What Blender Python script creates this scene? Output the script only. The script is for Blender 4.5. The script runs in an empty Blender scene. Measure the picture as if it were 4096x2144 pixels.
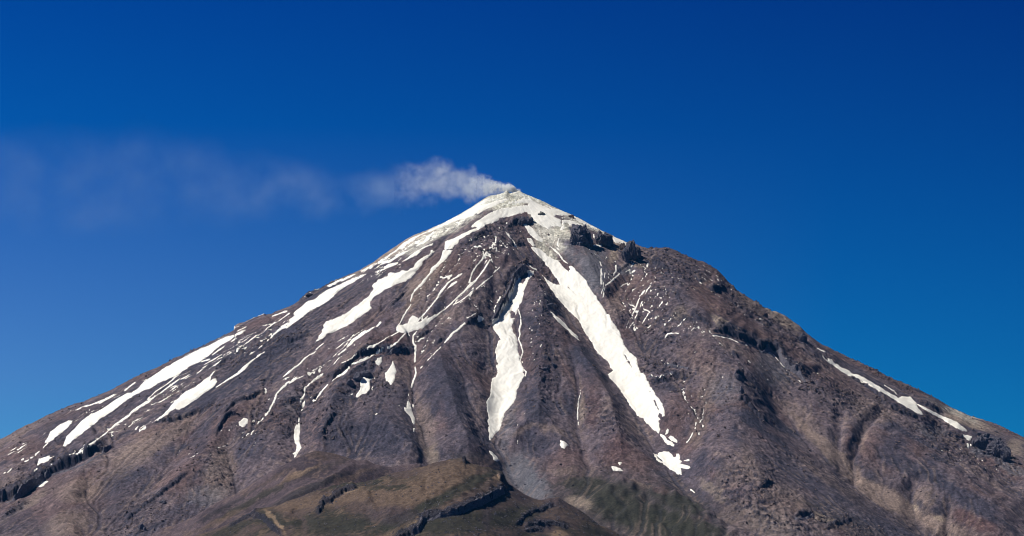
import bpy, bmesh, math, random, time
import numpy as np
from mathutils import Vector, Matrix

T0 = time.time()
rnd = random.Random(7)
scene = bpy.context.scene
COL = scene.collection

# ---------------------------------------------------------------- camera numbers
DIST = 20000.0                       # metres from the viewer to the summit
PITCH = math.radians(7.16)
HFOV = math.radians(18.0)
FPX = 2048.0 / math.tan(HFOV / 2)
CAMZ = 2.0
CE, SE = math.cos(PITCH), math.sin(PITCH)


def project(x, y, z):
    z = z - CAMZ
    d = y * CE + z * SE
    return 2048.0 + FPX * x / d, 1072.0 - FPX * (z * CE - y * SE) / d


def ray(u, v):
    a, b = (u - 2048.0) / FPX, (1072.0 - v) / FPX
    return np.array([a, CE - b * SE, SE + b * CE])


def at_depth(u, v, y):
    r = ray(u, v)
    t = y / r[1]
    return r[0] * t, y, r[2] * t + CAMZ


ZS = 2575.0 / 600.0                  # the photograph was measured in windows enlarged by this


def W(ox, oy, pts):
    return [(ox + p[0] / ZS, oy + p[1] / ZS) + tuple(p[2:]) for p in pts]


# ---------------------------------------------------------------- noise
_rng = np.random.RandomState(3)
_ang = _rng.rand(256) * 2 * np.pi
_GX, _GY = np.cos(_ang), np.sin(_ang)


def gn(x, y, seed=0):
    xf, yf = np.floor(x), np.floor(y)
    xi, yi = xf.astype(np.int64), yf.astype(np.int64)
    fx, fy = x - xf, y - yf
    ux = fx * fx * fx * (fx * (fx * 6 - 15) + 10)
    uy = fy * fy * fy * (fy * (fy * 6 - 15) + 10)

    def corner(dx, dy):
        h = ((xi + dx) * 374761393 + (yi + dy) * 668265263 + seed * 1274126177) & 0xffffffff
        h = ((h ^ (h >> 13)) * 1103515245) & 0xffffffff
        h = (h ^ (h >> 16)) & 255
        return _GX[h] * (fx - dx) + _GY[h] * (fy - dy)
    a, b, c, d = corner(0, 0), corner(1, 0), corner(0, 1), corner(1, 1)
    return ((a + (b - a) * ux) + ((c + (d - c) * ux) - (a + (b - a) * ux)) * uy) * 1.5


def fbm(x, y, seed=0, octv=4, gain=0.5, lac=2.07):
    s, amp, tot = 0, 1.0, 0.0
    for k in range(octv):
        s = s + amp * gn(x, y, seed + 17 * k)
        tot += amp
        amp *= gain
        x, y = (x * 0.8 - y * 0.6) * lac + 3.7, (x * 0.6 + y * 0.8) * lac - 1.3
    return s / tot


def ridged(x, y, seed=0, octv=4, gain=0.55, lac=2.03):
    s, amp, tot = 0, 1.0, 0.0
    for k in range(octv):
        s = s + amp * (1 - 2 * np.abs(gn(x, y, seed + 31 * k)))
        tot += amp
        amp *= gain
        x, y = x * lac, y * lac
    return s / tot


def sstep(a, b, x):
    t = np.clip((x - a) / (b - a), 0, 1)
    return t * t * (3 - 2 * t)


def s2l(c):
    c = np.asarray(c, dtype=float) / 255.0
    return np.where(c < 0.04045, c / 12.92, ((c + 0.055) / 1.055) ** 2.4)


# ---------------------------------------------------------------- geometry on arrays of image-plane points
def poly_sd(U, V, poly):
    """signed distance to a closed outline, positive inside"""
    P = np.array([p[:2] for p in poly], dtype=float)
    n = len(P)
    d2 = np.full(U.shape, 1e18)
    ins = np.zeros(U.shape, bool)
    for i in range(n):
        ax, ay = P[i]
        bx, by = P[(i + 1) % n]
        ex, ey = bx - ax, by - ay
        L = ex * ex + ey * ey
        if L < 1e-9:
            continue
        wx, wy = U - ax, V - ay
        t = np.clip((wx * ex + wy * ey) / L, 0, 1)
        d2 = np.minimum(d2, (wx - ex * t) ** 2 + (wy - ey * t) ** 2)
        if by != ay:
            c = ((ay > V) != (by > V)) & (U < ex * (V - ay) / (by - ay) + ax)
            ins ^= c
    d = np.sqrt(d2)
    return np.where(ins, d, -d)


def line_sd(U, V, pts):
    """distance to an open line, the side (+1 below or right of a line drawn to the right), place along it, value there"""
    P = np.array([p[:2] for p in pts], dtype=float)
    w = np.array([p[2] if len(p) > 2 else 1.0 for p in pts], dtype=float)
    seg = np.hypot(*(P[1:] - P[:-1]).T)
    cum = np.concatenate([[0], np.cumsum(seg)])
    tot = cum[-1]
    best = np.full(U.shape, 1e18)
    side = np.zeros(U.shape)
    par = np.zeros(U.shape)
    val = np.zeros(U.shape)
    for i in range(len(P) - 1):
        ax, ay = P[i]
        ex, ey = P[i + 1] - P[i]
        L = ex * ex + ey * ey
        wx, wy = U - ax, V - ay
        t = np.clip((wx * ex + wy * ey) / L, 0, 1)
        d2 = (wx - ex * t) ** 2 + (wy - ey * t) ** 2
        m = d2 < best
        best = np.where(m, d2, best)
        side = np.where(m, np.sign(ex * wy - ey * wx), side)
        par = np.where(m, (cum[i] + t * seg[i]) / tot, par)
        val = np.where(m, w[i] + (w[i + 1] - w[i]) * t, val)
    return np.sqrt(best), side, par, val


def step_line(U, V, pts):
    """signed distance to a line and place along it, blended so that nothing jumps between far apart stretches"""
    P = np.array([p[:2] for p in pts], dtype=float)
    seg = np.hypot(*(P[1:] - P[:-1]).T)
    cum = np.concatenate([[0], np.cumsum(seg)])
    D, S, T = [], [], []
    for i in range(len(P) - 1):
        ax, ay = P[i]
        ex, ey = P[i + 1] - P[i]
        wx, wy = U - ax, V - ay
        t0 = (wx * ex + wy * ey) / (ex * ex + ey * ey)
        t = np.clip(t0, 0, 1)
        d = np.sqrt((wx - ex * t) ** 2 + (wy - ey * t) ** 2)
        D.append(d)
        S.append(np.sign(ex * wy - ey * wx) * d)
        if i == 0:
            t = np.where(t0 < 0, np.maximum(t0, -3), t)
        if i == len(P) - 2:
            t = np.where(t0 > 1, np.minimum(t0, 4), t)
        T.append((cum[i] + t * seg[i]) / cum[-1])
    D, S, T = np.array(D), np.array(S), np.array(T)
    m = D.min(0)
    w_ = np.exp(-(D - m) / (0.10 * m + 0.6))
    w_ /= w_.sum(0)
    return (w_ * S).sum(0), (w_ * T).sum(0)


def ell(U, V, cx, cy, rx, ry, ang):
    a = math.radians(ang)
    dx, dy = U - cx, V - cy
    p = (dx * math.cos(a) + dy * math.sin(a)) / rx
    q = (-dx * math.sin(a) + dy * math.cos(a)) / ry
    return np.sqrt(p * p + q * q)


# ---------------------------------------------------------------- mesh making
def tris_of_grid(nr, nc):
    i = np.arange(nr * nc).reshape(nr, nc)
    a, b, c, d = i[:-1, :-1].ravel(), i[:-1, 1:].ravel(), i[1:, 1:].ravel(), i[1:, :-1].ravel()
    return np.concatenate([np.stack([a, b, c], 1), np.stack([a, c, d], 1)])


def mesh_obj(name, verts, tris, mat, smooth=True, col=None):
    me = bpy.data.meshes.new(name)
    nv, nt = len(verts), len(tris)
    me.vertices.add(nv)
    me.vertices.foreach_set('co', np.asarray(verts, dtype=np.float32).ravel())
    me.loops.add(nt * 3)
    me.loops.foreach_set('vertex_index', np.asarray(tris, dtype=np.int32).ravel())
    me.polygons.add(nt)
    me.polygons.foreach_set('loop_start', np.arange(0, nt * 3, 3, dtype=np.int32))
    me.polygons.foreach_set('use_smooth', np.full(nt, smooth, dtype=bool))
    if col is not None:
        at = me.attributes.new('tint', 'FLOAT_COLOR', 'POINT')
        c4 = np.ones((nv, 4), dtype=np.float32)
        c4[:, :3] = col
        at.data.foreach_set('color', c4.ravel())
    me.update(calc_edges=True)
    me.materials.append(mat)
    o = bpy.data.objects.new(name, me)
    COL.objects.link(o)
    return o


def tag(o, label=None, cat=None, group=None, kind=None):
    for k, v in (('label', label), ('category', cat), ('group', group), ('kind', kind)):
        if v:
            o[k] = v
    return o


# ---------------------------------------------------------------- materials
def new_mat(name):
    m = bpy.data.materials.new(name)
    m.use_nodes = True
    nt = m.node_tree
    nt.nodes.clear()
    return m, nt, nt.nodes, nt.links


def noise_node(N, L, vec, scale, detail=5, rough=0.6, mapping=None):
    n = N.new('ShaderNodeTexNoise')
    n.inputs['Scale'].default_value = scale
    n.inputs['Detail'].default_value = detail
    n.inputs['Roughness'].default_value = rough
    if mapping:
        mp = N.new('ShaderNodeMapping')
        mp.inputs['Scale'].default_value = mapping
        L.new(vec, mp.inputs['Vector'])
        vec = mp.outputs['Vector']
    L.new(vec, n.inputs['Vector'])
    return n


def ramp(N, L, fac, lo, hi, a, b):
    mr = N.new('ShaderNodeMapRange')
    mr.inputs['From Min'].default_value = lo
    mr.inputs['From Max'].default_value = hi
    mr.inputs['To Min'].default_value = a
    mr.inputs['To Max'].default_value = b
    L.new(fac, mr.inputs['Value'])
    return mr.outputs['Result']


def rock_material(name, base=None, bump=1.0, fine=0.12, coarse=0.022, vary=(0.62, 1.4)):
    m, nt, N, L = new_mat(name)
    out = N.new('ShaderNodeOutputMaterial')
    bs = N.new('ShaderNodeBsdfPrincipled')
    bs.inputs['Roughness'].default_value = 0.95
    bs.inputs['Specular IOR Level'].default_value = 0.12
    tc = N.new('ShaderNodeTexCoord')
    vec = tc.outputs['Object']
    if base is None:
        at = N.new('ShaderNodeAttribute')
        at.attribute_name = 'tint'
        src = at.outputs['Color']
    else:
        rg = N.new('ShaderNodeRGB')
        rg.outputs[0].default_value = (*base, 1)
        src = rg.outputs[0]
    n1 = noise_node(N, L, vec, fine, 6, 0.65)
    n2 = noise_node(N, L, vec, coarse, 5, 0.6)
    f1 = ramp(N, L, n1.outputs['Fac'], 0.3, 0.7, vary[0], vary[1])
    f2 = ramp(N, L, n2.outputs['Fac'], 0.3, 0.7, 0.86, 1.14)
    vo = N.new('ShaderNodeTexVoronoi')
    vo.inputs['Scale'].default_value = fine * 0.8
    L.new(vec, vo.inputs['Vector'])
    vs_ = N.new('ShaderNodeSeparateColor')
    L.new(vo.outputs['Color'], vs_.inputs[0])
    f3 = ramp(N, L, vs_.outputs[0], 0.0, 1.0, 0.80, 1.2)
    m0 = N.new('ShaderNodeMath')
    m0.operation = 'MULTIPLY'
    L.new(f1, m0.inputs[0])
    L.new(f3, m0.inputs[1])
    mu = N.new('ShaderNodeMath')
    mu.operation = 'MULTIPLY'
    L.new(m0.outputs[0], mu.inputs[0])
    L.new(f2, mu.inputs[1])
    vm = N.new('ShaderNodeVectorMath')
    vm.operation = 'SCALE'
    L.new(src, vm.inputs[0])
    L.new(mu.outputs[0], vm.inputs['Scale'])
    L.new(vm.outputs[0], bs.inputs['Base Color'])
    bp = N.new('ShaderNodeBump')
    bp.inputs['Strength'].default_value = 0.8
    bp.inputs['Distance'].default_value = 5.0 * bump
    n3 = noise_node(N, L, vec, fine * 0.7, 8, 0.7)
    L.new(n3.outputs['Fac'], bp.inputs['Height'])
    L.new(bp.outputs[0], bs.inputs['Normal'])
    L.new(bs.outputs[0], out.inputs['Surface'])
    return m


def snow_material(name, c1=(0.95, 0.92, 0.84), c2=(0.80, 0.75, 0.66)):
    m, nt, N, L = new_mat(name)
    out = N.new('ShaderNodeOutputMaterial')
    bs = N.new('ShaderNodeBsdfPrincipled')
    bs.inputs['Roughness'].default_value = 0.75
    bs.inputs['Specular IOR Level'].default_value = 0.2
    tc = N.new('ShaderNodeTexCoord')
    n1 = noise_node(N, L, tc.outputs['Object'], 0.02, 7, 0.68, (1.6, 0.6, 0.6))
    mx = N.new('ShaderNodeMix')
    mx.data_type = 'RGBA'
    mx.inputs['A'].default_value = (*c1, 1)
    mx.inputs['B'].default_value = (*c2, 1)
    L.new(ramp(N, L, n1.outputs['Fac'], 0.50, 0.78, 0, 1), mx.inputs['Factor'])
    L.new(mx.outputs['Result'], bs.inputs['Base Color'])
    bp = N.new('ShaderNodeBump')
    bp.inputs['Strength'].default_value = 0.6
    bp.inputs['Distance'].default_value = 3.5
    n2 = noise_node(N, L, tc.outputs['Object'], 0.05, 5, 0.6)
    L.new(n2.outputs['Fac'], bp.inputs['Height'])
    L.new(bp.outputs[0], bs.inputs['Normal'])
    L.new(bs.outputs[0], out.inputs['Surface'])
    return m


MAT_SLOPE = rock_material('scree and lava slope')
MAT_HILL = rock_material('dry hillside', bump=0.6, fine=0.16)
MAT_SNOW = snow_material('old summer snow')
MAT_CRAG = rock_material('dark lava rock', base=tuple(s2l((100, 97, 106))), bump=1.2, fine=0.16)
MAT_CRAG_BROWN = rock_material('brown lava rock', base=tuple(s2l((110, 96, 92))), bump=1.2, fine=0.16)
MAT_CRAG_PALE = rock_material('pale grey rock', base=tuple(s2l((128, 126, 118))), bump=1.0, fine=0.2)
# ================================================================ what was measured in the photograph
SIL = (W(0, 1540, [(-2000, 1900), (-1200, 1560), (-500, 1270), (0, 1050), (150, 990), (300, 910), (440, 830), (560, 770), (700, 690), (830, 625), (1040, 525),
                   (1160, 465), (1290, 395), (1410, 355), (1560, 315), (1720, 250), (1830, 195), (1900, 130)])
       + W(300, 1340, [(680, 962), (740, 940), (830, 880), (940, 800), (1050, 745), (1150, 695), (1350, 605), (1480, 560), (1600, 500),
                       (1740, 420), (1770, 380), (1880, 365), (2010, 285), (2150, 220), (2300, 170), (2360, 120)])
       + W(600, 1240, [(1100, 535), (1280, 455), (1440, 385), (1580, 290), (1700, 240), (1800, 200), (1900, 165), (2090, 95)])
       + W(1100, 1000, [(0, 1090), (170, 1035), (320, 970), (430, 890), (540, 770), (600, 750), (780, 690), (880, 620), (1050, 530),
                        (1390, 405), (1480, 350), (1640, 250)])
       + W(1500, 740, [(0, 1330), (130, 1220), (280, 1110), (420, 1020), (530, 950), (670, 870), (880, 790), (1080, 700), (1280, 600),
                       (1500, 480), (1660, 380), (1800, 290), (1880, 230), (1980, 190), (2100, 165), (2200, 140), (2265, 100)])
       + W(2000, 740, [(170, 150), (260, 130), (330, 100), (400, 130), (550, 190), (700, 260), (900, 360), (1050, 430), (1200, 500), (1270, 530),
                       (1500, 650), (1770, 805), (1880, 850), (2000, 910), (2100, 950), (2200, 1010), (2290, 1010), (2390, 1060)])
       + W(2500, 940, [(330, 240), (400, 265), (510, 240), (640, 255), (720, 235), (790, 250), (900, 295), (970, 360), (1100, 420),
                       (1150, 455), (1250, 480), (1350, 505), (1410, 550), (1480, 610), (1590, 695), (1680, 770), (1800, 890), (1850, 980),
                       (1910, 1050), (2010, 1100), (2130, 1150), (2200, 1195), (2250, 1210), (2330, 1310)])
       + W(2900, 1140, [(640, 480), (690, 465), (740, 510), (800, 560), (830, 530), (980, 570), (1080, 650), (1230, 750), (1300, 830),
                        (1340, 845), (1380, 890), (1420, 950), (1520, 1020), (1600, 1080), (1750, 1140), (1830, 1180)])
       + W(3000, 1340, [(1500, 345), (1620, 390), (1800, 465), (1900, 530), (2100, 620)])
       + W(3496, 1540, [(150, -110), (270, -70), (400, -30), (530, 15), (640, 55), (800, 140), (940, 230), (1080, 320), (1160, 370),
                        (1400, 490), (1600, 570), (1750, 610), (1900, 645), (2040, 695), (2180, 790), (2300, 840), (2420, 905), (2576, 940),
                        (3000, 1100), (3700, 1440), (4600, 1900)]))

wA, wB, wC, wD, wE, wF, wG, wH, wI, wJ = ((1500, 740), (2000, 740), (1100, 1000), (1600, 1000), (2100, 1000), (2600, 1240), (2100, 1240),
                                          (1600, 1240), (1100, 1240), (600, 1240))
wK, wL, wM, wN, wO, wP, wQ, wR, wS, wT = ((0, 1540), (500, 1540), (1000, 1540), (1500, 1540), (2000, 1540), (2500, 1540), (3000, 1340),
                                          (3496, 1540), (0, 1830), (1000, 1830))
wU, wV, wX, wY, wZ, w1 = (1500, 1830), (2000, 1830), (2500, 1830), (300, 1340), (3000, 1830), (3496, 1830)
w2 = (2500, 940)


def w(win, *pts):
    return W(win[0], win[1], pts)


# steps in the slope: foot line drawn left to right, height in metres, how far the raised ground reaches back (px)
CLIFFS = [
    (w(wS, (-420, 960), (-200, 880), (0, 800), (130, 770), (230, 740), (360, 680), (500, 560), (640, 470), (760, 380), (900, 300), (1060, 250), (1200, 210),
       (1360, 150), (1500, 100), (1620, 0)) + w(wK, (1780, 1180), (1890, 1080), (2000, 1050)), 62, 170, 'up'),
    (w(wD, (1540, 1280), (1590, 1180), (1690, 1110), (1740, 1010), (1810, 890), (1870, 790), (1930, 640), (1990, 480), (2080, 410), (2190, 340), (2230, 250)), 58, 120, 'up'),
    (w(wI, (900, 1330), (1000, 1270), (1120, 1190), (1280, 1070), (1420, 980), (1600, 900), (1720, 830), (1860, 780), (1980, 760), (2100, 710), (2240, 680),
       (2380, 640), (2440, 560)), 36, 90, 'up'),
    (w(wH, (200, 560), (280, 520), (400, 440), (520, 370), (580, 330)), 26, 50, 'up'),
    (w(wH, (560, 630), (610, 610), (690, 560), (760, 470), (800, 440)), 16, 40, 'up'),
    (w(wH, (1080, 320), (1130, 290), (1220, 230), (1290, 150), (1370, 100), (1440, 90)), 28, 70, 'up'),
    (w(wC, (1900, 1010), (1950, 990), (2080, 900), (2200, 770), (2270, 650), (2290, 600)), 17, 50, 'up'),
    (w(wF, (1000, 410), (1080, 430), (1200, 440), (1370, 470), (1530, 560), (1640, 590), (1800, 640), (1940, 740), (2060, 720), (2200, 760), (2300, 960),
       (2450, 1060), (2576, 1150), (2700, 1300)), 50, 130, 'up'),
    (w(wF, (600, 60), (660, 100), (800, 200), (930, 290), (1050, 350), (1090, 380)), 22, 80, 'up'),
    (w(wF, (1440, 1210), (1500, 1215), (1570, 1205), (1610, 1200)), 42, 22, 'up'),
    (w(wF, (1340, 760), (1400, 800), (1450, 860), (1500, 930)), 18, 40, 'up'),
    (w(wG, (240, 1010), (280, 1020), (420, 1000), (450, 990)), 16, 30, 'up'),
    (w(wG, (440, 990), (460, 980), (550, 960), (580, 950)), 20, 30, 'up'),
    (w(wE, (300, 930), (340, 940), (540, 960), (580, 960)), 24, 40, 'up'),
    (w(wG, (330, 1280), (380, 1220), (430, 1120), (450, 1080)), 16, 30, 'up'),
    (w(wF, (-60, 1140), (0, 1150), (120, 1150), (220, 1130), (310, 1090), (420, 1080)), 24, 50, 'up'),
    (w(wF, (240, 930), (290, 950), (420, 980), (500, 980), (620, 1000), (660, 1040)), 24, 50, 'up'),
    (w(wF, (330, 810), (380, 830), (480, 840), (500, 850)), 18, 30, 'up'),
    (w(wZ, (740, 1040), (830, 1060), (950, 1060), (1080, 1020), (1130, 980)), 32, 36, 'up'),
    (w(wZ, (1240, 1260), (1290, 1240), (1450, 1200), (1600, 1180), (1720, 1160), (1800, 1200)), 24, 36, 'up'),
    (w(wZ, (60, 560), (120, 560), (280, 540), (420, 510), (460, 500)), 22, 60, 'up'),
    (w(wM, (1100, 1070), (1160, 1040), (1260, 1000), (1340, 880), (1400, 800), (1490, 700), (1530, 600)), 19, 70, 'up'),
    (w(wM, (500, 360), (560, 330), (700, 290), (900, 210), (940, 180)), 22, 50, 'up'),
    (w(wM, (940, 330), (980, 310), (1060, 250), (1200, 160), (1250, 120)), 18, 50, 'up'),
    (w(wB, (60, 790), (130, 760), (200, 715), (320, 645), (430, 655), (540, 640)), 34, 22, 'up'),
    (w(wB, (60, 1090), (100, 1080), (250, 1050), (400, 1020), (470, 990), (510, 980)), 22, 40, 'up'),
    (w(wA, (1420, 1070), (1460, 1060), (1560, 1030), (1700, 990), (1830, 880), (1950, 870), (2000, 820)), 18, 50, 'up'),
    (w(wE, (2080, 160), (2120, 180), (2220, 240), (2300, 290), (2400, 330), (2440, 320)), 22, 60, 'up'),
    (w(w2, (1340, 930), (1400, 960), (1540, 1040), (1600, 1020), (1740, 1000), (1800, 1010)), 36, 80, 'up'),
    (w(w2, (1100, 640), (1150, 700), (1250, 820), (1400, 950), (1450, 990)), 26, 70, 'up'),
    (w(w2, (820, 1000), (880, 1060), (900, 1200), (940, 1260)), 18, 50, 'up'),
    (w(wJ, (2080, 590), (2140, 590), (2300, 570), (2400, 610), (2450, 600)), 16, 40, 'up'),
    (w(wJ, (1120, 970), (1170, 965), (1290, 900), (1330, 860)), 14, 40, 'up'),
    (w(wI, (60, 530), (100, 540), (260, 570), (500, 480), (640, 430), (690, 400)), 18, 50, 'up'),
    (w(wL, (420, 710), (480, 690), (620, 670), (740, 640), (900, 580), (1100, 500), (1330, 440), (1560, 370), (1620, 350)), 16, 60, 'up'),
    (w(wL, (1480, 990), (1540, 960), (1620, 860), (1740, 690), (1830, 640), (1960, 600), (1990, 560)), 26, 50, 'up'),
    (w(wL, (1650, 680), (1720, 590), (1800, 500), (1870, 390), (1960, 350), (2150, 280), (2350, 150), (2480, 100)), 20, 70, 'up'),
    (w(wS, (-20, 1110), (100, 1010), (300, 900), (460, 790), (560, 740)), 12, 60, 'up'),
    (w((500, 1830), (-100, 1150), (120, 990), (300, 860), (500, 760), (700, 620), (880, 500), (1020, 400), (1120, 300)), 15, 70, 'up'),
    (w(wR, (-200, 100), (200, 400), (500, 580), (720, 740), (960, 910), (1310, 1030), (1480, 1170), (1820, 1340))
     + w(w1, (1780, 80), (1930, 200), (2100, 290), (2300, 370), (2576, 560), (2900, 760)), 30, 150, 'down'),
    (w(wR, (100, 330), (250, 420), (400, 480), (640, 560), (760, 600), (830, 690)), 24, 40, 'up'),
    (w(wR, (1100, 720), (1250, 740), (1400, 830), (1500, 850), (1620, 860)), 20, 60, 'up'),
    (w(wR, (700, 320), (760, 320), (900, 370), (1060, 430), (1200, 490), (1300, 530)), 14, 50, 'up'),
    (w(wQ, (1640, 720), (1850, 830), (2050, 960), (2200, 1060), (2330, 1240), (2450, 1300)), 22, 40, 'up'),
    (w(wO, (740, 210), (750, 120), (770, 60), (800, 20)), 16, 24, 'up'),
    (w(wX, (-300, 60), (0, 290), (300, 390), (650, 480), (1000, 560), (1200, 620), (1340, 680), (1520, 780), (1700, 900), (1860, 1060), (1930, 1150),
       (2100, 1270), (2250, 1348), (2500, 1500)), 60, 420, 'down'),
    (w(wP, (1880, 430), (1940, 380), (2020, 340), (2100, 400), (2300, 580), (2480, 740)), 20, 60, 'up'),
]
# ribs (+) and gullies (-): line, metres, half width in px
RIBS = [
    ([(2110, 1080), (2020, 1180), (1950, 1280), (1960, 1450), (1990, 1560), (1970, 1750), (2020, 1850), (2090, 1960), (2150, 2060), (2200, 2160)], -38, 55),
    ([(2110, 880), (2200, 1050), (2300, 1200), (2420, 1400), (2560, 1620), (2680, 1800), (2760, 1900), (2900, 2010), (3100, 2144), (3200, 2220)], -75, 85),
    ([(2130, 1080), (2170, 1200), (2160, 1350), (2160, 1500), (2150, 1650), (2160, 1800)], 50, 60),
    ([(2200, 1260), (2290, 1390), (2380, 1480), (2440, 1600), (2470, 1750), (2500, 1850)], 34, 48),
    ([(2250, 1250), (2320, 1560), (2310, 1700), (2350, 1850), (2370, 1950)], -20, 28),
    ([(2040, 1800), (2070, 1750), (2110, 1720), (2150, 1706), (2200, 1725), (2240, 1770), (2270, 1840)], 26, 30),
    ([(2600, 1000), (2660, 1080), (2800, 1300), (2900, 1420), (2950, 1520), (2965, 1620), (2960, 1720), (2990, 1850), (3080, 1960), (3200, 2060), (3300, 2150)], 20, 120),
    ([(2430, 1030), (2440, 1080), (2600, 1350), (2760, 1500), (2820, 1560), (2810, 1650), (2760, 1750), (2700, 1850)], -48, 95),
    ([(3000, 1480), (3080, 1560), (3200, 1700), (3320, 1820), (3480, 1940), (3650, 2040), (3820, 2140), (3950, 2220)], -65, 75),
    ([(3560, 1640), (3450, 1740), (3410, 1800), (3420, 1900)], -26, 26),
    ([(3360, 1640), (3350, 1760), (3380, 1860)], -18, 26),
    ([(3180, 1480), (3350, 1620), (3600, 1780), (3800, 1930), (4000, 2070), (4100, 2150)], 30, 75),
    ([(3640, 1900), (3660, 2000), (3740, 2080)], -30, 40),
    ([(3800, 2000), (3780, 2080), (3800, 2160)], -24, 30),
    ([(1640, 1320), (1650, 1500), (1660, 1620), (1700, 1740), (1740, 1860), (1760, 1960)], -30, 45),
    ([(1740, 1380), (1760, 1450), (1790, 1550), (1830, 1680), (1870, 1800), (1900, 1900)], 30, 50),
    ([(1840, 1480), (1860, 1560), (1900, 1680), (1930, 1780)], -16, 30),
    ([(1340, 1420), (1290, 1480), (1210, 1620), (1190, 1720), (1180, 1830), (1150, 1900)], -24, 42),
    ([(1500, 1300), (1480, 1400), (1420, 1500), (1340, 1620), (1300, 1760), (1250, 1830)], 36, 48),
    ([(1300, 1800), (1400, 1722), (1480, 1700), (1560, 1722), (1640, 1800), (1680, 1880)], 34, 62),
    ([(1700, 1830), (1800, 1790), (1880, 1775), (1960, 1800), (2020, 1860)], 22, 40),
    ([(860, 1640), (800, 1700), (650, 1900), (500, 2080), (420, 2160)], -32, 60),
    ([(1020, 1560), (980, 1620), (860, 1780), (700, 1930), (520, 2080), (440, 2150)], 26, 50),
    ([(880, 1730), (930, 1850), (960, 1950), (940, 2040)], -22, 45),
    ([(420, 1800), (330, 1900), (260, 2020), (200, 2150)], 24, 60),
    ([(300, 1950), (420, 1990), (400, 2080), (300, 2150)], -26, 55),
    ([(1920, 830), (1800, 930), (1640, 1120), (1480, 1290), (1380, 1380)], -16, 24),
    ([(1980, 1000), (1870, 1170), (1720, 1300), (1600, 1360)], -14, 20),
    ([(2550, 1060), (2480, 1120), (2420, 1180)], -14, 22),
    ([(2250, 905), (2330, 1000), (2420, 1160), (2500, 1300)], 18, 34),
    ([(2040, 900), (1960, 1040), (1880, 1180), (1800, 1300)], 14, 40),
    ([(3700, 1650), (3820, 1760), (3960, 1850), (4120, 1960)], -40, 45),
    ([(2480, 1880), (2560, 1960), (2640, 2060), (2700, 2160)], -12, 30),
    ([(2200, 1880), (2300, 1860), (2380, 1880), (2440, 1930)], 16, 34),
]

C_PURPLE, C_DARK, C_BROWN, C_TAN, C_COOL, C_GREEN, C_PALE, C_RED, C_SULPH, C_LTAN = [s2l(c) for c in (
    (99, 88, 94), (60, 59, 72), (96, 78, 77), (134, 117, 108), (104, 105, 113), (50, 50, 42), (226, 222, 208), (88, 66, 66), (224, 220, 202), (150, 135, 121))]
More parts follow.
